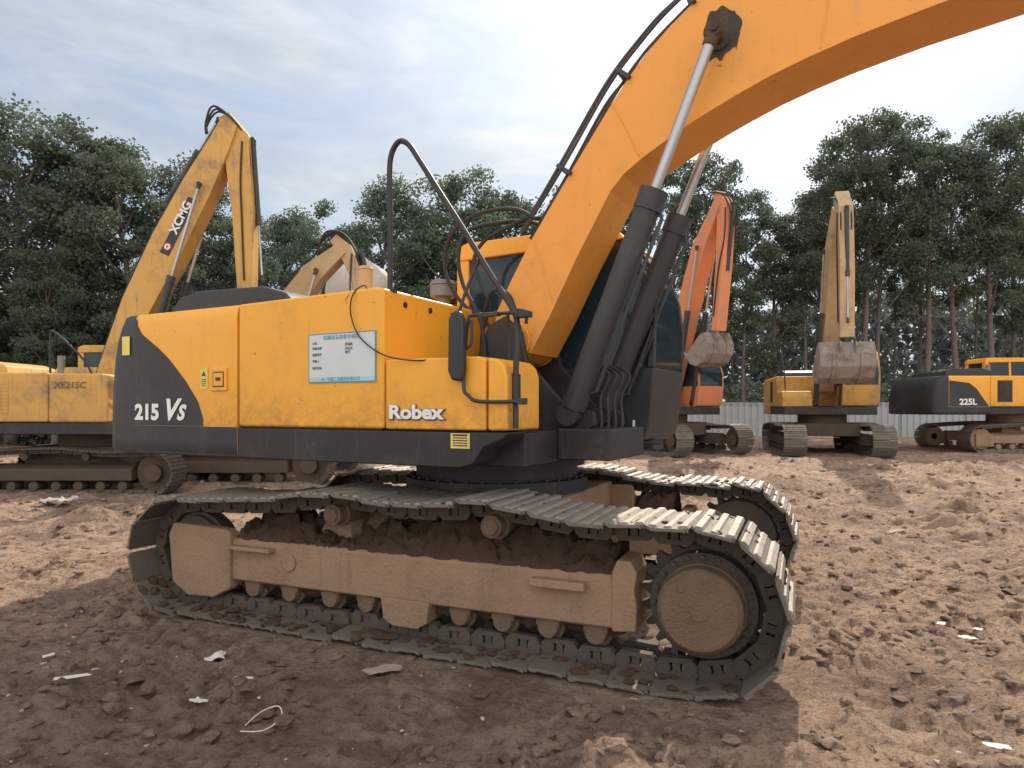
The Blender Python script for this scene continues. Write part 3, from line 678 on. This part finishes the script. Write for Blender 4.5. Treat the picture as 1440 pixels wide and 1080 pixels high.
cab=handle_cab(main,-.62,1.17,.36,1.33,1.25,3.04,YEL,BLK,GLS,seat=True)
mb=MB(); mb.box((1.04,.55,1.205),(1.16,.85,1.242)); mb.box((1.04,.40,1.39),(1.06,.357,1.45),1); mb.obj('cab_step',cab,[BLKF,WHT],bevel=.003)
mb=MB(); mb.tube([(1.12,.33,1.9),(1.24,.30,2.2),(1.22,.30,2.6),(1.05,.34,2.85)],.014,n=8); mb.obj('cab_grab_rail',cab,[BLK])
mb=MB(); mb.box((-.645,.42,2.45),(-.624,.60,2.80)); 
for k in range(6): mb.box((-.655,.43,2.47+k*.055),(-.645,.59,2.49+k*.055))
mb.obj('vent_grille',cab,[BLK])
# --- boom
low=[(.42,1.97),(.58,2.24),(.80,2.66),(1.06,3.11),(1.16,3.22),(1.30,3.315),(1.475,3.41),(1.62,3.485),(1.786,3.56),(1.97,3.635),(2.175,3.71),(2.40,3.775),(2.625,3.83),(3.05,3.91),(3.56,3.98),(4.3,3.98),(5.3,3.86)]
upp=[(5.6,4.14),(4.9,4.42),(4.2,4.64),(3.6,4.72),(3.0,4.73),(2.5,4.68),(2.1,4.54),(1.85,4.42),(1.66,4.31),(1.50,4.19),(1.34,4.05),(1.20,3.90),(1.06,3.72),(.75,3.29),(.43,2.83),(.26,2.54),(.13,2.30),(.10,2.12)]
tip=[(5.45,3.84),(5.62,3.90),(5.66,4.03)]
foot=arc(.26,2.06,.165,math.pi*.95,math.pi*1.75,8)
mb=MB(); mb.prism(low+tip+upp+foot,-.25,.22)
for y in (-.262,.232): mb.cyl((.26,y-.012,2.06),(.26,y+.012,2.06),.17,n=28)
boom=mb.obj('boom',main,[YELB],bevel=.010,label='long curved orange-yellow boom')
mb=MB()
def strip(pts,y0,y1,t,sign,mt=0):
    for i in range(len(pts)-1):
        (a,b),(c,d)=pts[i],pts[i+1]; L=math.hypot(c-a,d-b); nx,nz=-(d-b)/L*t*sign,(c-a)/L*t*sign
        mb.prism([(a,b),(c,d),(c+nx,d+nz),(a+nx,b+nz)],y0,y1,mt)
strip(low,-.268,.238,-.016,1)
mb.obj('boom_flange',boom,[YELB])
for a,b in (((1.28,3.33),(1.08,3.74)),((2.45,3.80),(2.56,4.68)),((.62,2.32),(.45,2.84))):
    mb=MB(); mb.tube([(a[0],-.2505,a[1]),((a[0]+b[0])/2+.01,-.2505,(a[1]+b[1])/2),(b[0],-.2505,b[1])],.007,n=6,sub=4)
    mb.obj('weld_seam',boom,[YELB])
mb=MB(); 
pp=[(1.85+(.12+.07*noise.noise((math.cos(t)*2,math.sin(t)*2,4)))*math.cos(t),4.05+(.18+.11*noise.noise((math.cos(t)*2,math.sin(t)*2,9)))*math.sin(t)) for t in [i*math.pi/24 for i in range(48)]]
mb.prism(pp,-.2535,-.2495); mb.obj('grease_patch',boom,[GRIME])
mb=MB(); mb.cyl((1.83,-.455,4.0),(1.83,.36,4.0),.030,n=20); mb.cyl((1.83,-.27,4.0),(1.83,-.252,4.0),.07,n=24)
mb.obj('boom_pin',boom,[GRIME],bevel=.004)
mb=MB()
off=upp[::-1]
rr_=random.Random(2)
for y,o,r in ((-.27,.07,.012),(-.21,.13,.013),(-.15,.05,.011),(-.10,.10,.012)):
    pts=[]
    for i,(x,z) in enumerate(off):
        a=Vector(off[max(0,i-1)]);b=Vector(off[min(len(off)-1,i+1)]); d=(b-a).normalized(); n=Vector((-d.y,d.x))
        if x<.4: continue
        w_=o+rr_.uniform(-.012,.018)
        pts.append((x+n.x*w_,y+rr_.uniform(-.01,.01),z+n.y*w_))
    mb.tube(pts,r,n=8,sub=4)
for (x,z) in ((.75,3.29),(1.20,3.90),(1.66,4.31),(2.5,4.68),(3.6,4.72)):
    i=off.index((x,z)); a=Vector(off[i-1]);b=Vector(off[i+1]); an=math.atan2(b.y-a.y,b.x-a.x)
    mb.box((-.014,-.285,-.02),(.014,-.09,.11),0,Matrix.Translation((x,0,z))@Matrix.Rotation(-an,4,'Y'))
mb.obj('hydraulic_pipes',boom,[CYLB])
mb=MB()
hs=[[(.48,2.98,-.27),(.30,3.08,-.26),(.02,3.10,-.24),(-.24,3.04,-.2),(-.40,2.88,-.15),(-.42,2.66,-.12),(-.28,2.42,-.1),(-.05,2.25,-.1),(.1,2.0,-.1),(.12,1.5,-.1)],
    [(.50,3.0,-.20),(.36,3.0,-.22),(.20,2.94,-.25),(.03,2.86,-.27),(-.06,2.72,-.27),(.0,2.52,-.26),(.08,2.35,-.27),(.0,2.1,-.25),(-.02,1.5,-.2)],
    [(.48,2.96,-.12),(.28,3.02,-.14),(-.05,2.95,-.34),(-.15,2.75,-.36),(-.1,2.50,-.36),(.05,2.25,-.38),(.10,1.95,-.38),(.05,1.5,-.36)],
    [(.05,2.3,-.3),(.15,2.45,-.34),(.3,2.4,-.36),(.38,2.2,-.37),(.45,1.9,-.38),(.55,1.5,-.36)]]
for h in hs: mb.tube([(a,c,b) for a,b,c in h],.016,n=8)
mb.obj('hydraulic_hoses',boom,[RUB])
mb=MB()
for k in range(4):
    x=.90+.035*k; y=-.30+.05*k
    mb.tube([(x-.12,y+.1,1.25),(x+.02,y-.03,1.27),(x+.12,y-.02,1.40),(x+.11,y,1.62),(x+.16,y+.04,1.78),(x+.04,y+.1,1.86)],.012,n=8)
mb.obj('hose_bundle',main,[RUB])
mb=MB()
for y in (-.36,.28): mb.prism([(-.15,1.38),(.90,1.38),(1.0,1.42),(.98,1.52),(.75,1.58),(.45,1.90),(.40,2.12),(.26,2.25),(.12,2.18),(.02,1.95)],y,y+.05)
mb.obj('boom_bracket',main,[BLKF],bevel=.01)
cylinder_part(main,(.82,-.40,1.50),(1.83,-.40,4.0),.60,.086,'boom_cylinder')
cylinder_part(main,(.82,.31,1.50),(1.83,.31,4.0),.60,.086,'boom_cylinder')
mb=MB(); mb.prism(beam_profile([(5.35,4.8,.25),(5.55,4.2,.62),(5.85,3.1,.5),(6.1,1.75,.28)]),-.18,.16); mb.obj('arm',main,[YELB],bevel=.015)
cylinder_part(main,(3.3,0,4.95),(5.3,0,4.85),.6,.075,'arm_cylinder')
cylinder_part(main,(5.95,0,4.0),(6.45,0,2.3),.6,.065,'bucket_cylinder')
bucket(main,6.1,1.7,R(-50),1.2,BUCK)

# ------------------------------------------------------------------ ground
cu_,su_=.919,.394
def sstep(a,b,x):
    t=max(0,min(1,(x-a)/(b-a))); return t*t*(3-2*t)
mounds=[(.55,2.92,.09,.30),(-.1,2.8,.06,.35),(1.05,2.95,.05,.25),(-2.3,3.2,.07,.45),(-3.4,4.0,.08,.55),(4.6,9.2,.16,.6),(5.6,8.6,.17,.5),(6.6,9.6,.16,.7),(3.9,10.4,.14,.5),(7.4,12,.18,.9),(5.2,12.5,.16,.8),(-8.0,9.5,.15,.9),(-5.5,9.2,.14,.7),(-4.4,8.8,.1,.5),(9.6,14,.22,1.2),(2.8,3.1,.04,.4),(-1.2,2.7,.05,.3)]
def gz(x,y):
    z=.2*sstep(9,17,y)+.03*sstep(0,30,abs(x))
    rx,ry=x+.123,y-5.63
    lx=rx*cu_-ry*su_; ly=rx*su_+ry*cu_
    dx=max(0,abs(lx+.1)-2.2); dy=max(0,abs(ly)-1.47); w=sstep(0,.3,math.hypot(dx,dy))
    n=.045*noise.fractal((x*.45,y*.45,1),1,2,4)
    m=.036*noise.fractal((x*1.7,y*1.7,7),.3,2.2,6)
    ch=max(0,noise.noise((x*.7,y*.7,31))+.10)
    k4=abs(noise.noise((x*4.3,y*4.3,2))); k7=abs(noise.noise((x*8.1+3,y*8.1,5)))
    c=(.07*ch+.006)*k4*2+(.045*ch+.004)*k7*2+(.007+.045*ch)*noise.noise((x*13,y*13,4))+.009*noise.noise((x*25,y*25,4))
    rut=0
    if x>.8:
        for (x0,k,ph) in ((2.0,.16,0),(4.3,.16,0),(3.1,.55,1.2),(5.0,.55,1.2),(4.0,-.25,2.),(6.2,-.25,2.)):
            q=abs((x-x0)-k*(y-3)+.22*math.sin(y*.35+ph)-.2)
            if q<.30: rut-=.045*min(1,(1-q/.30)*2.5)*(.55+.45*math.sin(y*26+x*5))
            elif q<.5: rut+=.03*(1-abs(q-.40)/.1)*(.6+.8*noise.noise((x*6,y*6,3)))
    mo=sum(a*math.exp(-((x-mx)**2+(y-my)**2)/(r*r))*(1+1.4*noise.noise((x*3.6,y*3.6,11))) for mx,my,a,r in mounds if abs(x-mx)<3*r and abs(y-my)<3*r)
    return z+(n+m+c+rut)*(.2+.8*w)+mo*w-.008*(1-w)
def lines(segs):
    out=[segs[0][0]]
    for a,b,st in segs:
        k=max(1,int(round((b-a)/st))); out+=[a+(b-a)*i/k for i in range(1,k+1)]
    return out
xs=lines([(-400,-100,60),(-100,-30,10),(-30,-10,.7),(-10,-4.5,.09),(-4.5,5,.024),(5,12,.06),(12,30,.5),(30,100,10),(100,400,60)])
ys=lines([(-60,-6,6),(-6,1.2,.4),(1.2,6.5,.024),(6.5,12,.05),(12,24,.15),(24,40,1.0),(40,100,8),(100,600,60)])
vs=[(x,y,gz(x,y)) for y in ys for x in xs]
nx=len(xs); fs=[(j*nx+i,j*nx+i+1,(j+1)*nx+i+1,(j+1)*nx+i) for j in range(len(ys)-1) for i in range(nx-1)]
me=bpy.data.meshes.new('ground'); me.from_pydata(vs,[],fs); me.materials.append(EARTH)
me.polygons.foreach_set('use_smooth',[True]*len(fs)); me.update()
g=bpy.data.objects.new('ground',me); col.objects.link(g); g['kind']='structure'
nr=np.random.default_rng(11)
def clods(name,count,mat,smin,smax,yr,label,thr=.05,keep=.7,grow=0):
    V=[];F=[]
    for i in range(count):
        y=yr[0]+(yr[1]-yr[0])*nr.random()**1.7
        x=nr.uniform(-1,1)*(.8*y+1.0)+.3
        if noise.noise((x*.7,y*.7,31))<thr and nr.random()<keep: continue
        rx,ry=x+.123,y-5.63; lx=rx*cu_-ry*su_; ly=rx*su_+ry*cu_
        if abs(lx)<2.5 and .75<abs(ly)<1.50: continue
        s=(smin+(smax-smin)*nr.random()**5)*(1+grow*y)
        P=ico*(1+nr.uniform(-.35,.35,(12,1)))*np.array([s*nr.uniform(.7,1.5),s*nr.uniform(.7,1.5),s*nr.uniform(.4,.8)])
        a=nr.uniform(0,6.28); ca,sa=math.cos(a),math.sin(a)
        P=np.stack([P[:,0]*ca-P[:,1]*sa+x,P[:,0]*sa+P[:,1]*ca+y,P[:,2]+gz(x,y)+s*.10],1)
        k=len(V); V.extend(map(tuple,P)); F.extend([(a_+k,b_+k,c_+k) for a_,b_,c_ in icf])
    me=bpy.data.meshes.new(name); me.from_pydata(V,[],F); me.materials.append(mat)
    me.update()
    o=bpy.data.objects.new(name,me); col.objects.link(o); o['kind']='stuff'; o['label']=label
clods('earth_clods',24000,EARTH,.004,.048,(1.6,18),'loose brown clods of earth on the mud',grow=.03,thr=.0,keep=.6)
STONE=paint('pale_stone',(.42,.36,.32),.9,dirt=(.2,.14,.1),amt=.8,bumps=.4,scale=9)
clods('small_stones',3000,STONE,.003,.016,(1.6,12),'small pale stones in the mud',thr=-.1)
def scrap(x,y,w,l,rot,mat,label,name='paper_scrap',cat='litter',seed=0,crump=.25):
    mb=MB(); n=9
    for i in range(n+1):
        for j in range(n+1):
            u=(i/n-.5)*w; v=(j/n-.5)*l
            e=1+.35*noise.noise((i*.5,j*.5,seed)); 
            mb.v.append((u*e,v*e,.015+crump*min(w,l)*(.5+noise.noise((u*14,v*14,seed*3.1)))))
    for i in range(n):
        for j in range(n): a=i*(n+1)+j; mb.f.append((a,a+n+1,a+n+2,a+1)); mb.m.append(0)
    o=mb.obj(name,None,[mat],loc=(x,y,gz(x,y)+.016),rot=(0,0,rot)); o['label']=label; o['category']=cat
scrap(-1.83,4.2,.12,.18,.3,PAP,'crumpled white paper scrap lying on mud',seed=1,crump=.35)
scrap(-1.60,3.48,.05,.11,.9,PAP,'small torn white scrap on mud',seed=2)
scrap(-1.50,3.82,.10,.04,.2,PAP,'thin white scrap on dark mud',seed=3)
scrap(-2.40,3.72,.16,.04,.5,PAP,'long pale strip of litter on mud',seed=4)
scrap(-2.75,4.05,.06,.05,.5,PAP,'small torn white scrap on mud',seed=8)
scrap(3.1,4.65,.10,.07,.2,PAP,'whitish plaster fragment on sunlit earth',seed=5)
scrap(3.02,4.8,.07,.05,.8,PAP,'whitish plaster fragment on sunlit earth',seed=15)
scrap(3.22,4.72,.06,.05,.8,PAP,'whitish plaster fragment on sunlit earth',seed=16)
scrap(2.13,3.0,.10,.04,-.4,PAP,'pale plastic wrapper on sunlit earth',seed=6)
scrap(-6.4,8.3,.35,.15,.2,WOODM,'pale sheet debris on the ground',seed=7,crump=.15)
scrap(-6.9,10.4,.5,.3,.5,TARP,'crumpled grey-white sheeting near parked machine',name='plastic_sheet',seed=9,crump=.3)
scrap(-.75,3.95,.20,.12,.4,WOODM,'flat broken board on mud',name='board_piece',seed=10,crump=.08)
scrap(-6.0,10.2,.5,.35,1.2,WOODM,'flat broken board on mud',name='board_piece',seed=12,crump=.2)
scrap(4.6,8.2,.3,.08,.6,WOODM,'splintered board on churned earth',name='board_piece',seed=18,crump=.15)
mb=MB(); mb.tube([(0,0,.05),(.03,.12,.06),(.10,.16,.07),(.14,.08,.05),(.10,-.04,.045),(.0,-.06,.05)],.003,n=6)
o=mb.obj('wire_loop',None,[PAP],loc=(-1.25,3.2,gz(-1.25,3.2)+.01)); o['label']='bent pale wire loop lying on mud'; o['category']='wire'
mb=MB(); mb.tube([(0,0,.02),(.2,.05,.03),(.42,.02,.02),(.6,.09,.03)],.005,n=6)
o=mb.obj('twig',None,[BARK],loc=(-2.75,4.3,gz(-2.75,4.3)+.015),rot=(0,0,.3)); o['label']='thin dry twig lying on mud'; o['category']='twig'

# ------------------------------------------------------------------ fence
mb=MB(); y0=31.5
x=6.0; pts=[]
while x<48:
    for dx,dy in ((0,0),(.12,0),(.15,.05),(.25,.05),(.28,0)): pts.append((x+dx,y0+dy))
    x+=.30
for i,(a,b) in enumerate(pts):
    mb.v.append((a,b,.1)); mb.v.append((a,b,1.78))
for i in range(len(pts)-1): mb.f.append((2*i,2*i+2,2*i+3,2*i+1)); mb.m.append(0)
mb.box((6,y0-.03,1.78),(48,y0+.06,1.83))
for k in range(15): mb.box((6+k*3-.04,y0-.07,.1),(6+k*3+.04,y0-.01,1.86))
o=mb.obj('hoarding_fence',None,[FEN],ang=20); o['label']='pale grey corrugated metal site fence before trees'; o['category']='fence'

# ------------------------------------------------------------------ trees
def leaf_mesh(name,C,size,mat,seed,aspect=.55):
    r=np.random.default_rng(seed); n=len(C)
    a=r.normal(size=(n,3)); a/=np.linalg.norm(a,axis=1)[:,None]
    b=r.normal(size=(n,3)); b-=a*(a*b).sum(1)[:,None]; b/=np.linalg.norm(b,axis=1)[:,None]
    s=size[:,None]
    V=np.stack([C-a*s*.5,C+b*s*.5*aspect+a*s*.05,C+a*s*.5,C-b*s*.5*aspect+a*s*.05],1).reshape(-1,3)
    me=bpy.data.meshes.new(name); me.vertices.add(4*n); me.vertices.foreach_set('co',V.astype(np.float32).ravel())
    me.loops.add(4*n); me.loops.foreach_set('vertex_index',np.arange(4*n,dtype=np.int32))
    me.polygons.add(n); me.polygons.foreach_set('loop_start',np.arange(0,4*n,4,dtype=np.int32))
    me.materials.append(mat); me.update(calc_edges=True); me.validate()
    return me
def tree_variant(i,H,crown0,Rr,nclump,per,trunk_r):
    r=np.random.default_rng(100+i); rd=random.Random(i)
    lean=Vector((rd.uniform(-.6,.6),rd.uniform(-.5,.5),0))
    def axis(t): return Vector((lean.x*t*t+.15*math.sin(t*5+i),lean.y*t*t+.12*math.cos(t*4+i),H*t))
    mb=MB()
    mb.tube([axis(t) for t in (0,.15,.3,.5,.7,.88)],trunk_r,n=8,sub=2,radii=[trunk_r*1.25,trunk_r,trunk_r*.85,trunk_r*.65,trunk_r*.4,trunk_r*.12])
    C=[];S=[]
    for k in range(nclump):
        t=crown0+(.97-crown0)*((k+.5)/nclump)**.85
        u=(t-crown0)/(1-crown0)
        env=Rr*(math.sin(math.pi*min(1,(.18+u*.80)))**.7)*rd.uniform(.5,1.25)
        an=k*2.399+rd.uniform(-.5,.5); rad=env*math.sqrt(rd.uniform(.12,1))
        p=axis(t)+Vector((math.cos(an)*rad,math.sin(an)*rad,rd.uniform(-.5,.5)))
        if rad>Rr*.3 and k%2==0:
            st=axis(max(crown0*.7,t-.10-rad*.03)); mid=st.lerp(p,.55)+Vector((0,0,-.12*rad*.3))
            mb.tube([st,mid,p],.05,n=5,sub=2,radii=[trunk_r*.32,trunk_r*.2,.015])
        cs=rd.uniform(.38,.90)*(Rr/2.6)
        m=int(per*cs*rd.uniform(.8,1.2))
        d=r.normal(size=(m,3)); d/=np.linalg.norm(d,axis=1)[:,None]
        q=r.random((m,1))**.55*(1+.30*(r.random((m,1))<.15))
        P=d*q*np.array([cs,cs,cs*.62]); P[:,2]-= .12*cs*(P[:,0]**2+P[:,1]**2)
        C.append(P+np.array(p)); S.append(r.uniform(.08,.17,m))
    C=np.concatenate(C);S=np.concatenate(S)
    return mb.mesh('trunk',[BARK]),C,S
TV=[]
specs=[(12,.14,2.9,84,500,.20),(12,.18,2.6,74,500,.17),(12,.22,2.7,70,490,.18),
 (14,.48,2.5,46,490,.13),(14,.55,2.1,36,490,.10),(14,.45,2.7,50,490,.14),(11,.30,2.5,52,490,.13)]
for i,sp in enumerate(specs):
    tr,C,S=tree_variant(i,*sp)
    TV.append((tr,leaf_mesh('crown',C,S,LEAF,50+i,.72),sp[0]))
rt=random.Random(21)
def tree(x,y,H,v,label,wide=1):
    tr,cr,h0=TV[v]; s=H/h0
    e=bpy.data.objects.new('broadleaf_tree',None); col.objects.link(e); e.location=(x,y,gz(x,y)-.05)
    e.rotation_euler=(0,0,rt.uniform(0,6.28)); w=s*wide*rt.uniform(.92,1.1); e.scale=(w,w,s)
    e['label']=label; e['category']='tree'; e['group']='trees bordering the yard'
    a=bpy.data.objects.new('trunk',tr); col.objects.link(a); a.parent=e
    b=bpy.data.objects.new('crown',cr); col.objects.link(b); b.parent=e
L0='dense dark green tree with low leafy crown'; L1='tall slender tree with bare trunk and high crown'
for x,y,H,v in [(-22.5,24,11.5,1),(-20,25,11.9,0),(-17.5,24,11.7,0),(-15.9,25.2,11.8,1),(-14.0,25,10.9,2),(-13.2,27.5,11.0,0),(-11.8,28.5,9.3,1),(-18.8,22.5,7.2,2),(-15.3,22.8,6.6,1),(-12.6,24.8,7.0,0),(-21.5,22.4,7,1),
                (-11.6,34,11.4,2),(-9.0,33,11.0,6),(-6.5,33,12.6,2),(-4.3,35,11.0,6),(-1.9,34,12.9,1),(.4,34.5,12.4,2),(2.8,34,12.0,6),(5.1,34,12.6,5)]:
    tree(x,y,H,v,L0,1.1)
for x,y,H,v in [(7.9,33,13.5,3),(9.7,33.5,13.8,5),(11.5,33.5,12.1,4),(12.9,34,10.6,6),(14.1,33,11.2,4),(15.4,32.8,13.2,3),(16.9,33,15.6,5),(18.3,33.8,15.8,4),(19.9,33,15.2,3),(21.6,33.3,14.4,5),(23.3,33,15.7,3),(25.3,33.5,16.2,5),(27.5,33,16,4),(29.5,34,16,3)]:
    tree(x,y,H,v,L1,1.06)
x=-28
while x<36:
    base=10.6 if x<6 else (10.5 if x<14.5 else 12.6)
    if x<-13: base=10
    tree(x+rt.uniform(-.6,.6),38+rt.uniform(-1,2.5),base+rt.uniform(-1.2,1.0),rt.choice([3,4,4,5]) if x>5 else rt.choice([0,1,2,5,6]),L1 if x>5 else L0,1.1 if x<5 else .9)
    x+=2.8 if x<5 else 2.2
def mass(name,n,xr,yr,hf,sz,mat,seed,label):
    r=np.random.default_rng(seed); X=r.uniform(xr[0],xr[1],n); Y=r.uniform(yr[0],yr[1],n)
    hh=np.array([hf(a,b) for a,b in zip(X,Y)]); Z=hh*r.random(n)**.75+.1
    me=leaf_mesh(name,np.stack([X,Y,Z],1),r.uniform(sz[0],sz[1],n),mat,seed)
    o=bpy.data.objects.new(name,me); col.objects.link(o); o['kind']='stuff'; o['label']=label
mass('undergrowth',34000,(-36,40),(34.5,39),lambda x,y:(2.2 if x<6 else 1.5)+2.2*(noise.noise((x*.35,y*.35,1))+.3),(.18,.42),LEAFD,1,'dark leafy undergrowth beneath the trees')
mass('hedge_undergrowth',30000,(-27,-9),(23.5,28),lambda x,y:2.6+2.2*(noise.noise((x*.45,y*.4,6))+.3),(.14,.34),LEAFD,2,'dark leafy bushes behind parked machines')
mass('far_woodland',40000,(-52,56),(46,50),lambda x,y:8.2+(1.2 if x>20 else 0)+3*noise.noise((x*.22,y*.2,3)),(.4,.9),LEAFH,3,'distant woodland, haze painted into leaf colour')

# ------------------------------------------------------------------ world, sun, camera
SD=Vector((math.sin(SUN_AZ)*math.cos(SUN_EL),math.cos(SUN_AZ)*math.cos(SUN_EL),math.sin(SUN_EL)))
w=bpy.data.worlds.new('World'); scene.world=w; w.use_nodes=True; nt=w.node_tree
bg=nt.nodes['Background']; sky=N(nt,'ShaderNodeTexSky'); sky.sky_type='NISHITA'; sky.sun_disc=False
sky.sun_elevation=SUN_EL; sky.sun_rotation=SUN_AZ; sky.altitude=100; sky.air_density=1.1; sky.dust_density=1.2; sky.ozone_density=2.2
tc=N(nt,'ShaderNodeTexCoord'); mp=N(nt,'ShaderNodeMapping'); mp.inputs['Scale'].default_value=(.8,1.2,3.0); mp.inputs['Rotation'].default_value=(.12,.16,.5)
nt.links.new(tc.outputs['Generated'],mp.inputs[0])
c1=noise_node(nt,mp.outputs[0],2.4,10,.60,.9)
f=ramp(nt,c1,.40,.60,(.30,.30,.30,1),(.90,.90,.90,1))
sx=N(nt,'ShaderNodeSeparateXYZ'); nt.links.new(tc.outputs['Generated'],sx.inputs[0])
mr=N(nt,'ShaderNodeMapRange'); mr.inputs[1].default_value=.45; mr.inputs[2].default_value=-.5; nt.links.new(sx.outputs[1],mr.inputs[0])
c1b=noise_node(nt,mp.outputs[0],5.5,8,.62,.6)
cl0=mixc(nt,ramp(nt,c1b,.38,.64),(3.7,4.15,4.6),(5.0,5.25,5.5))
cl=mixc(nt,mr.outputs[0],cl0,(15.5,15.1,14.2))  # unseen clouds behind the camera, brightened as added fill light
skc=mixc(nt,mr.outputs[0],mixc(nt,.45,sky.outputs[0],(2.6,3.4,4.3)),sky.outputs[0])
c=mixc(nt,f,skc,cl)
dt=N(nt,'ShaderNodeVectorMath',operation='DOT_PRODUCT'); dt.inputs[1].default_value=SD
nrm=N(nt,'ShaderNodeVectorMath',operation='NORMALIZE'); nt.links.new(tc.outputs['Generated'],nrm.inputs[0]); nt.links.new(nrm.outputs[0],dt.inputs[0])
gl=mul(nt,mul(nt,dt.outputs['Value'],0,'MAXIMUM'),11,'POWER')
gl2=mul(nt,gl,mul(nt,c1,1.4))
c=mixc(nt,1.0,c,mixc(nt,gl2,(0,0,0),(8.5,8.1,7.4)),'ADD')
nt.links.new(c,bg.inputs['Color']); bg.inputs['Strength'].default_value=.145
sd=bpy.data.lights.new('sun','SUN'); sd.energy=5.0; sd.angle=R(.6); sd.color=(1,.90,.76)
so=bpy.data.objects.new('sun',sd); col.objects.link(so)
so.rotation_euler=(-SD).to_track_quat('-Z','Y').to_euler(); so.location=(10,20,30)
cd=bpy.data.cameras.new('camera'); cd.lens=24; cd.sensor_width=36; cd.shift_y=35/1440; cd.clip_end=2000; cd.clip_start=.05
co=bpy.data.objects.new('camera',cd); col.objects.link(co); co.location=(0,0,1.54); co.rotation_euler=(R(90),0,0)
scene.camera=co
scene.view_settings.view_transform='Standard'; scene.view_settings.look='None'; scene.view_settings.exposure=0
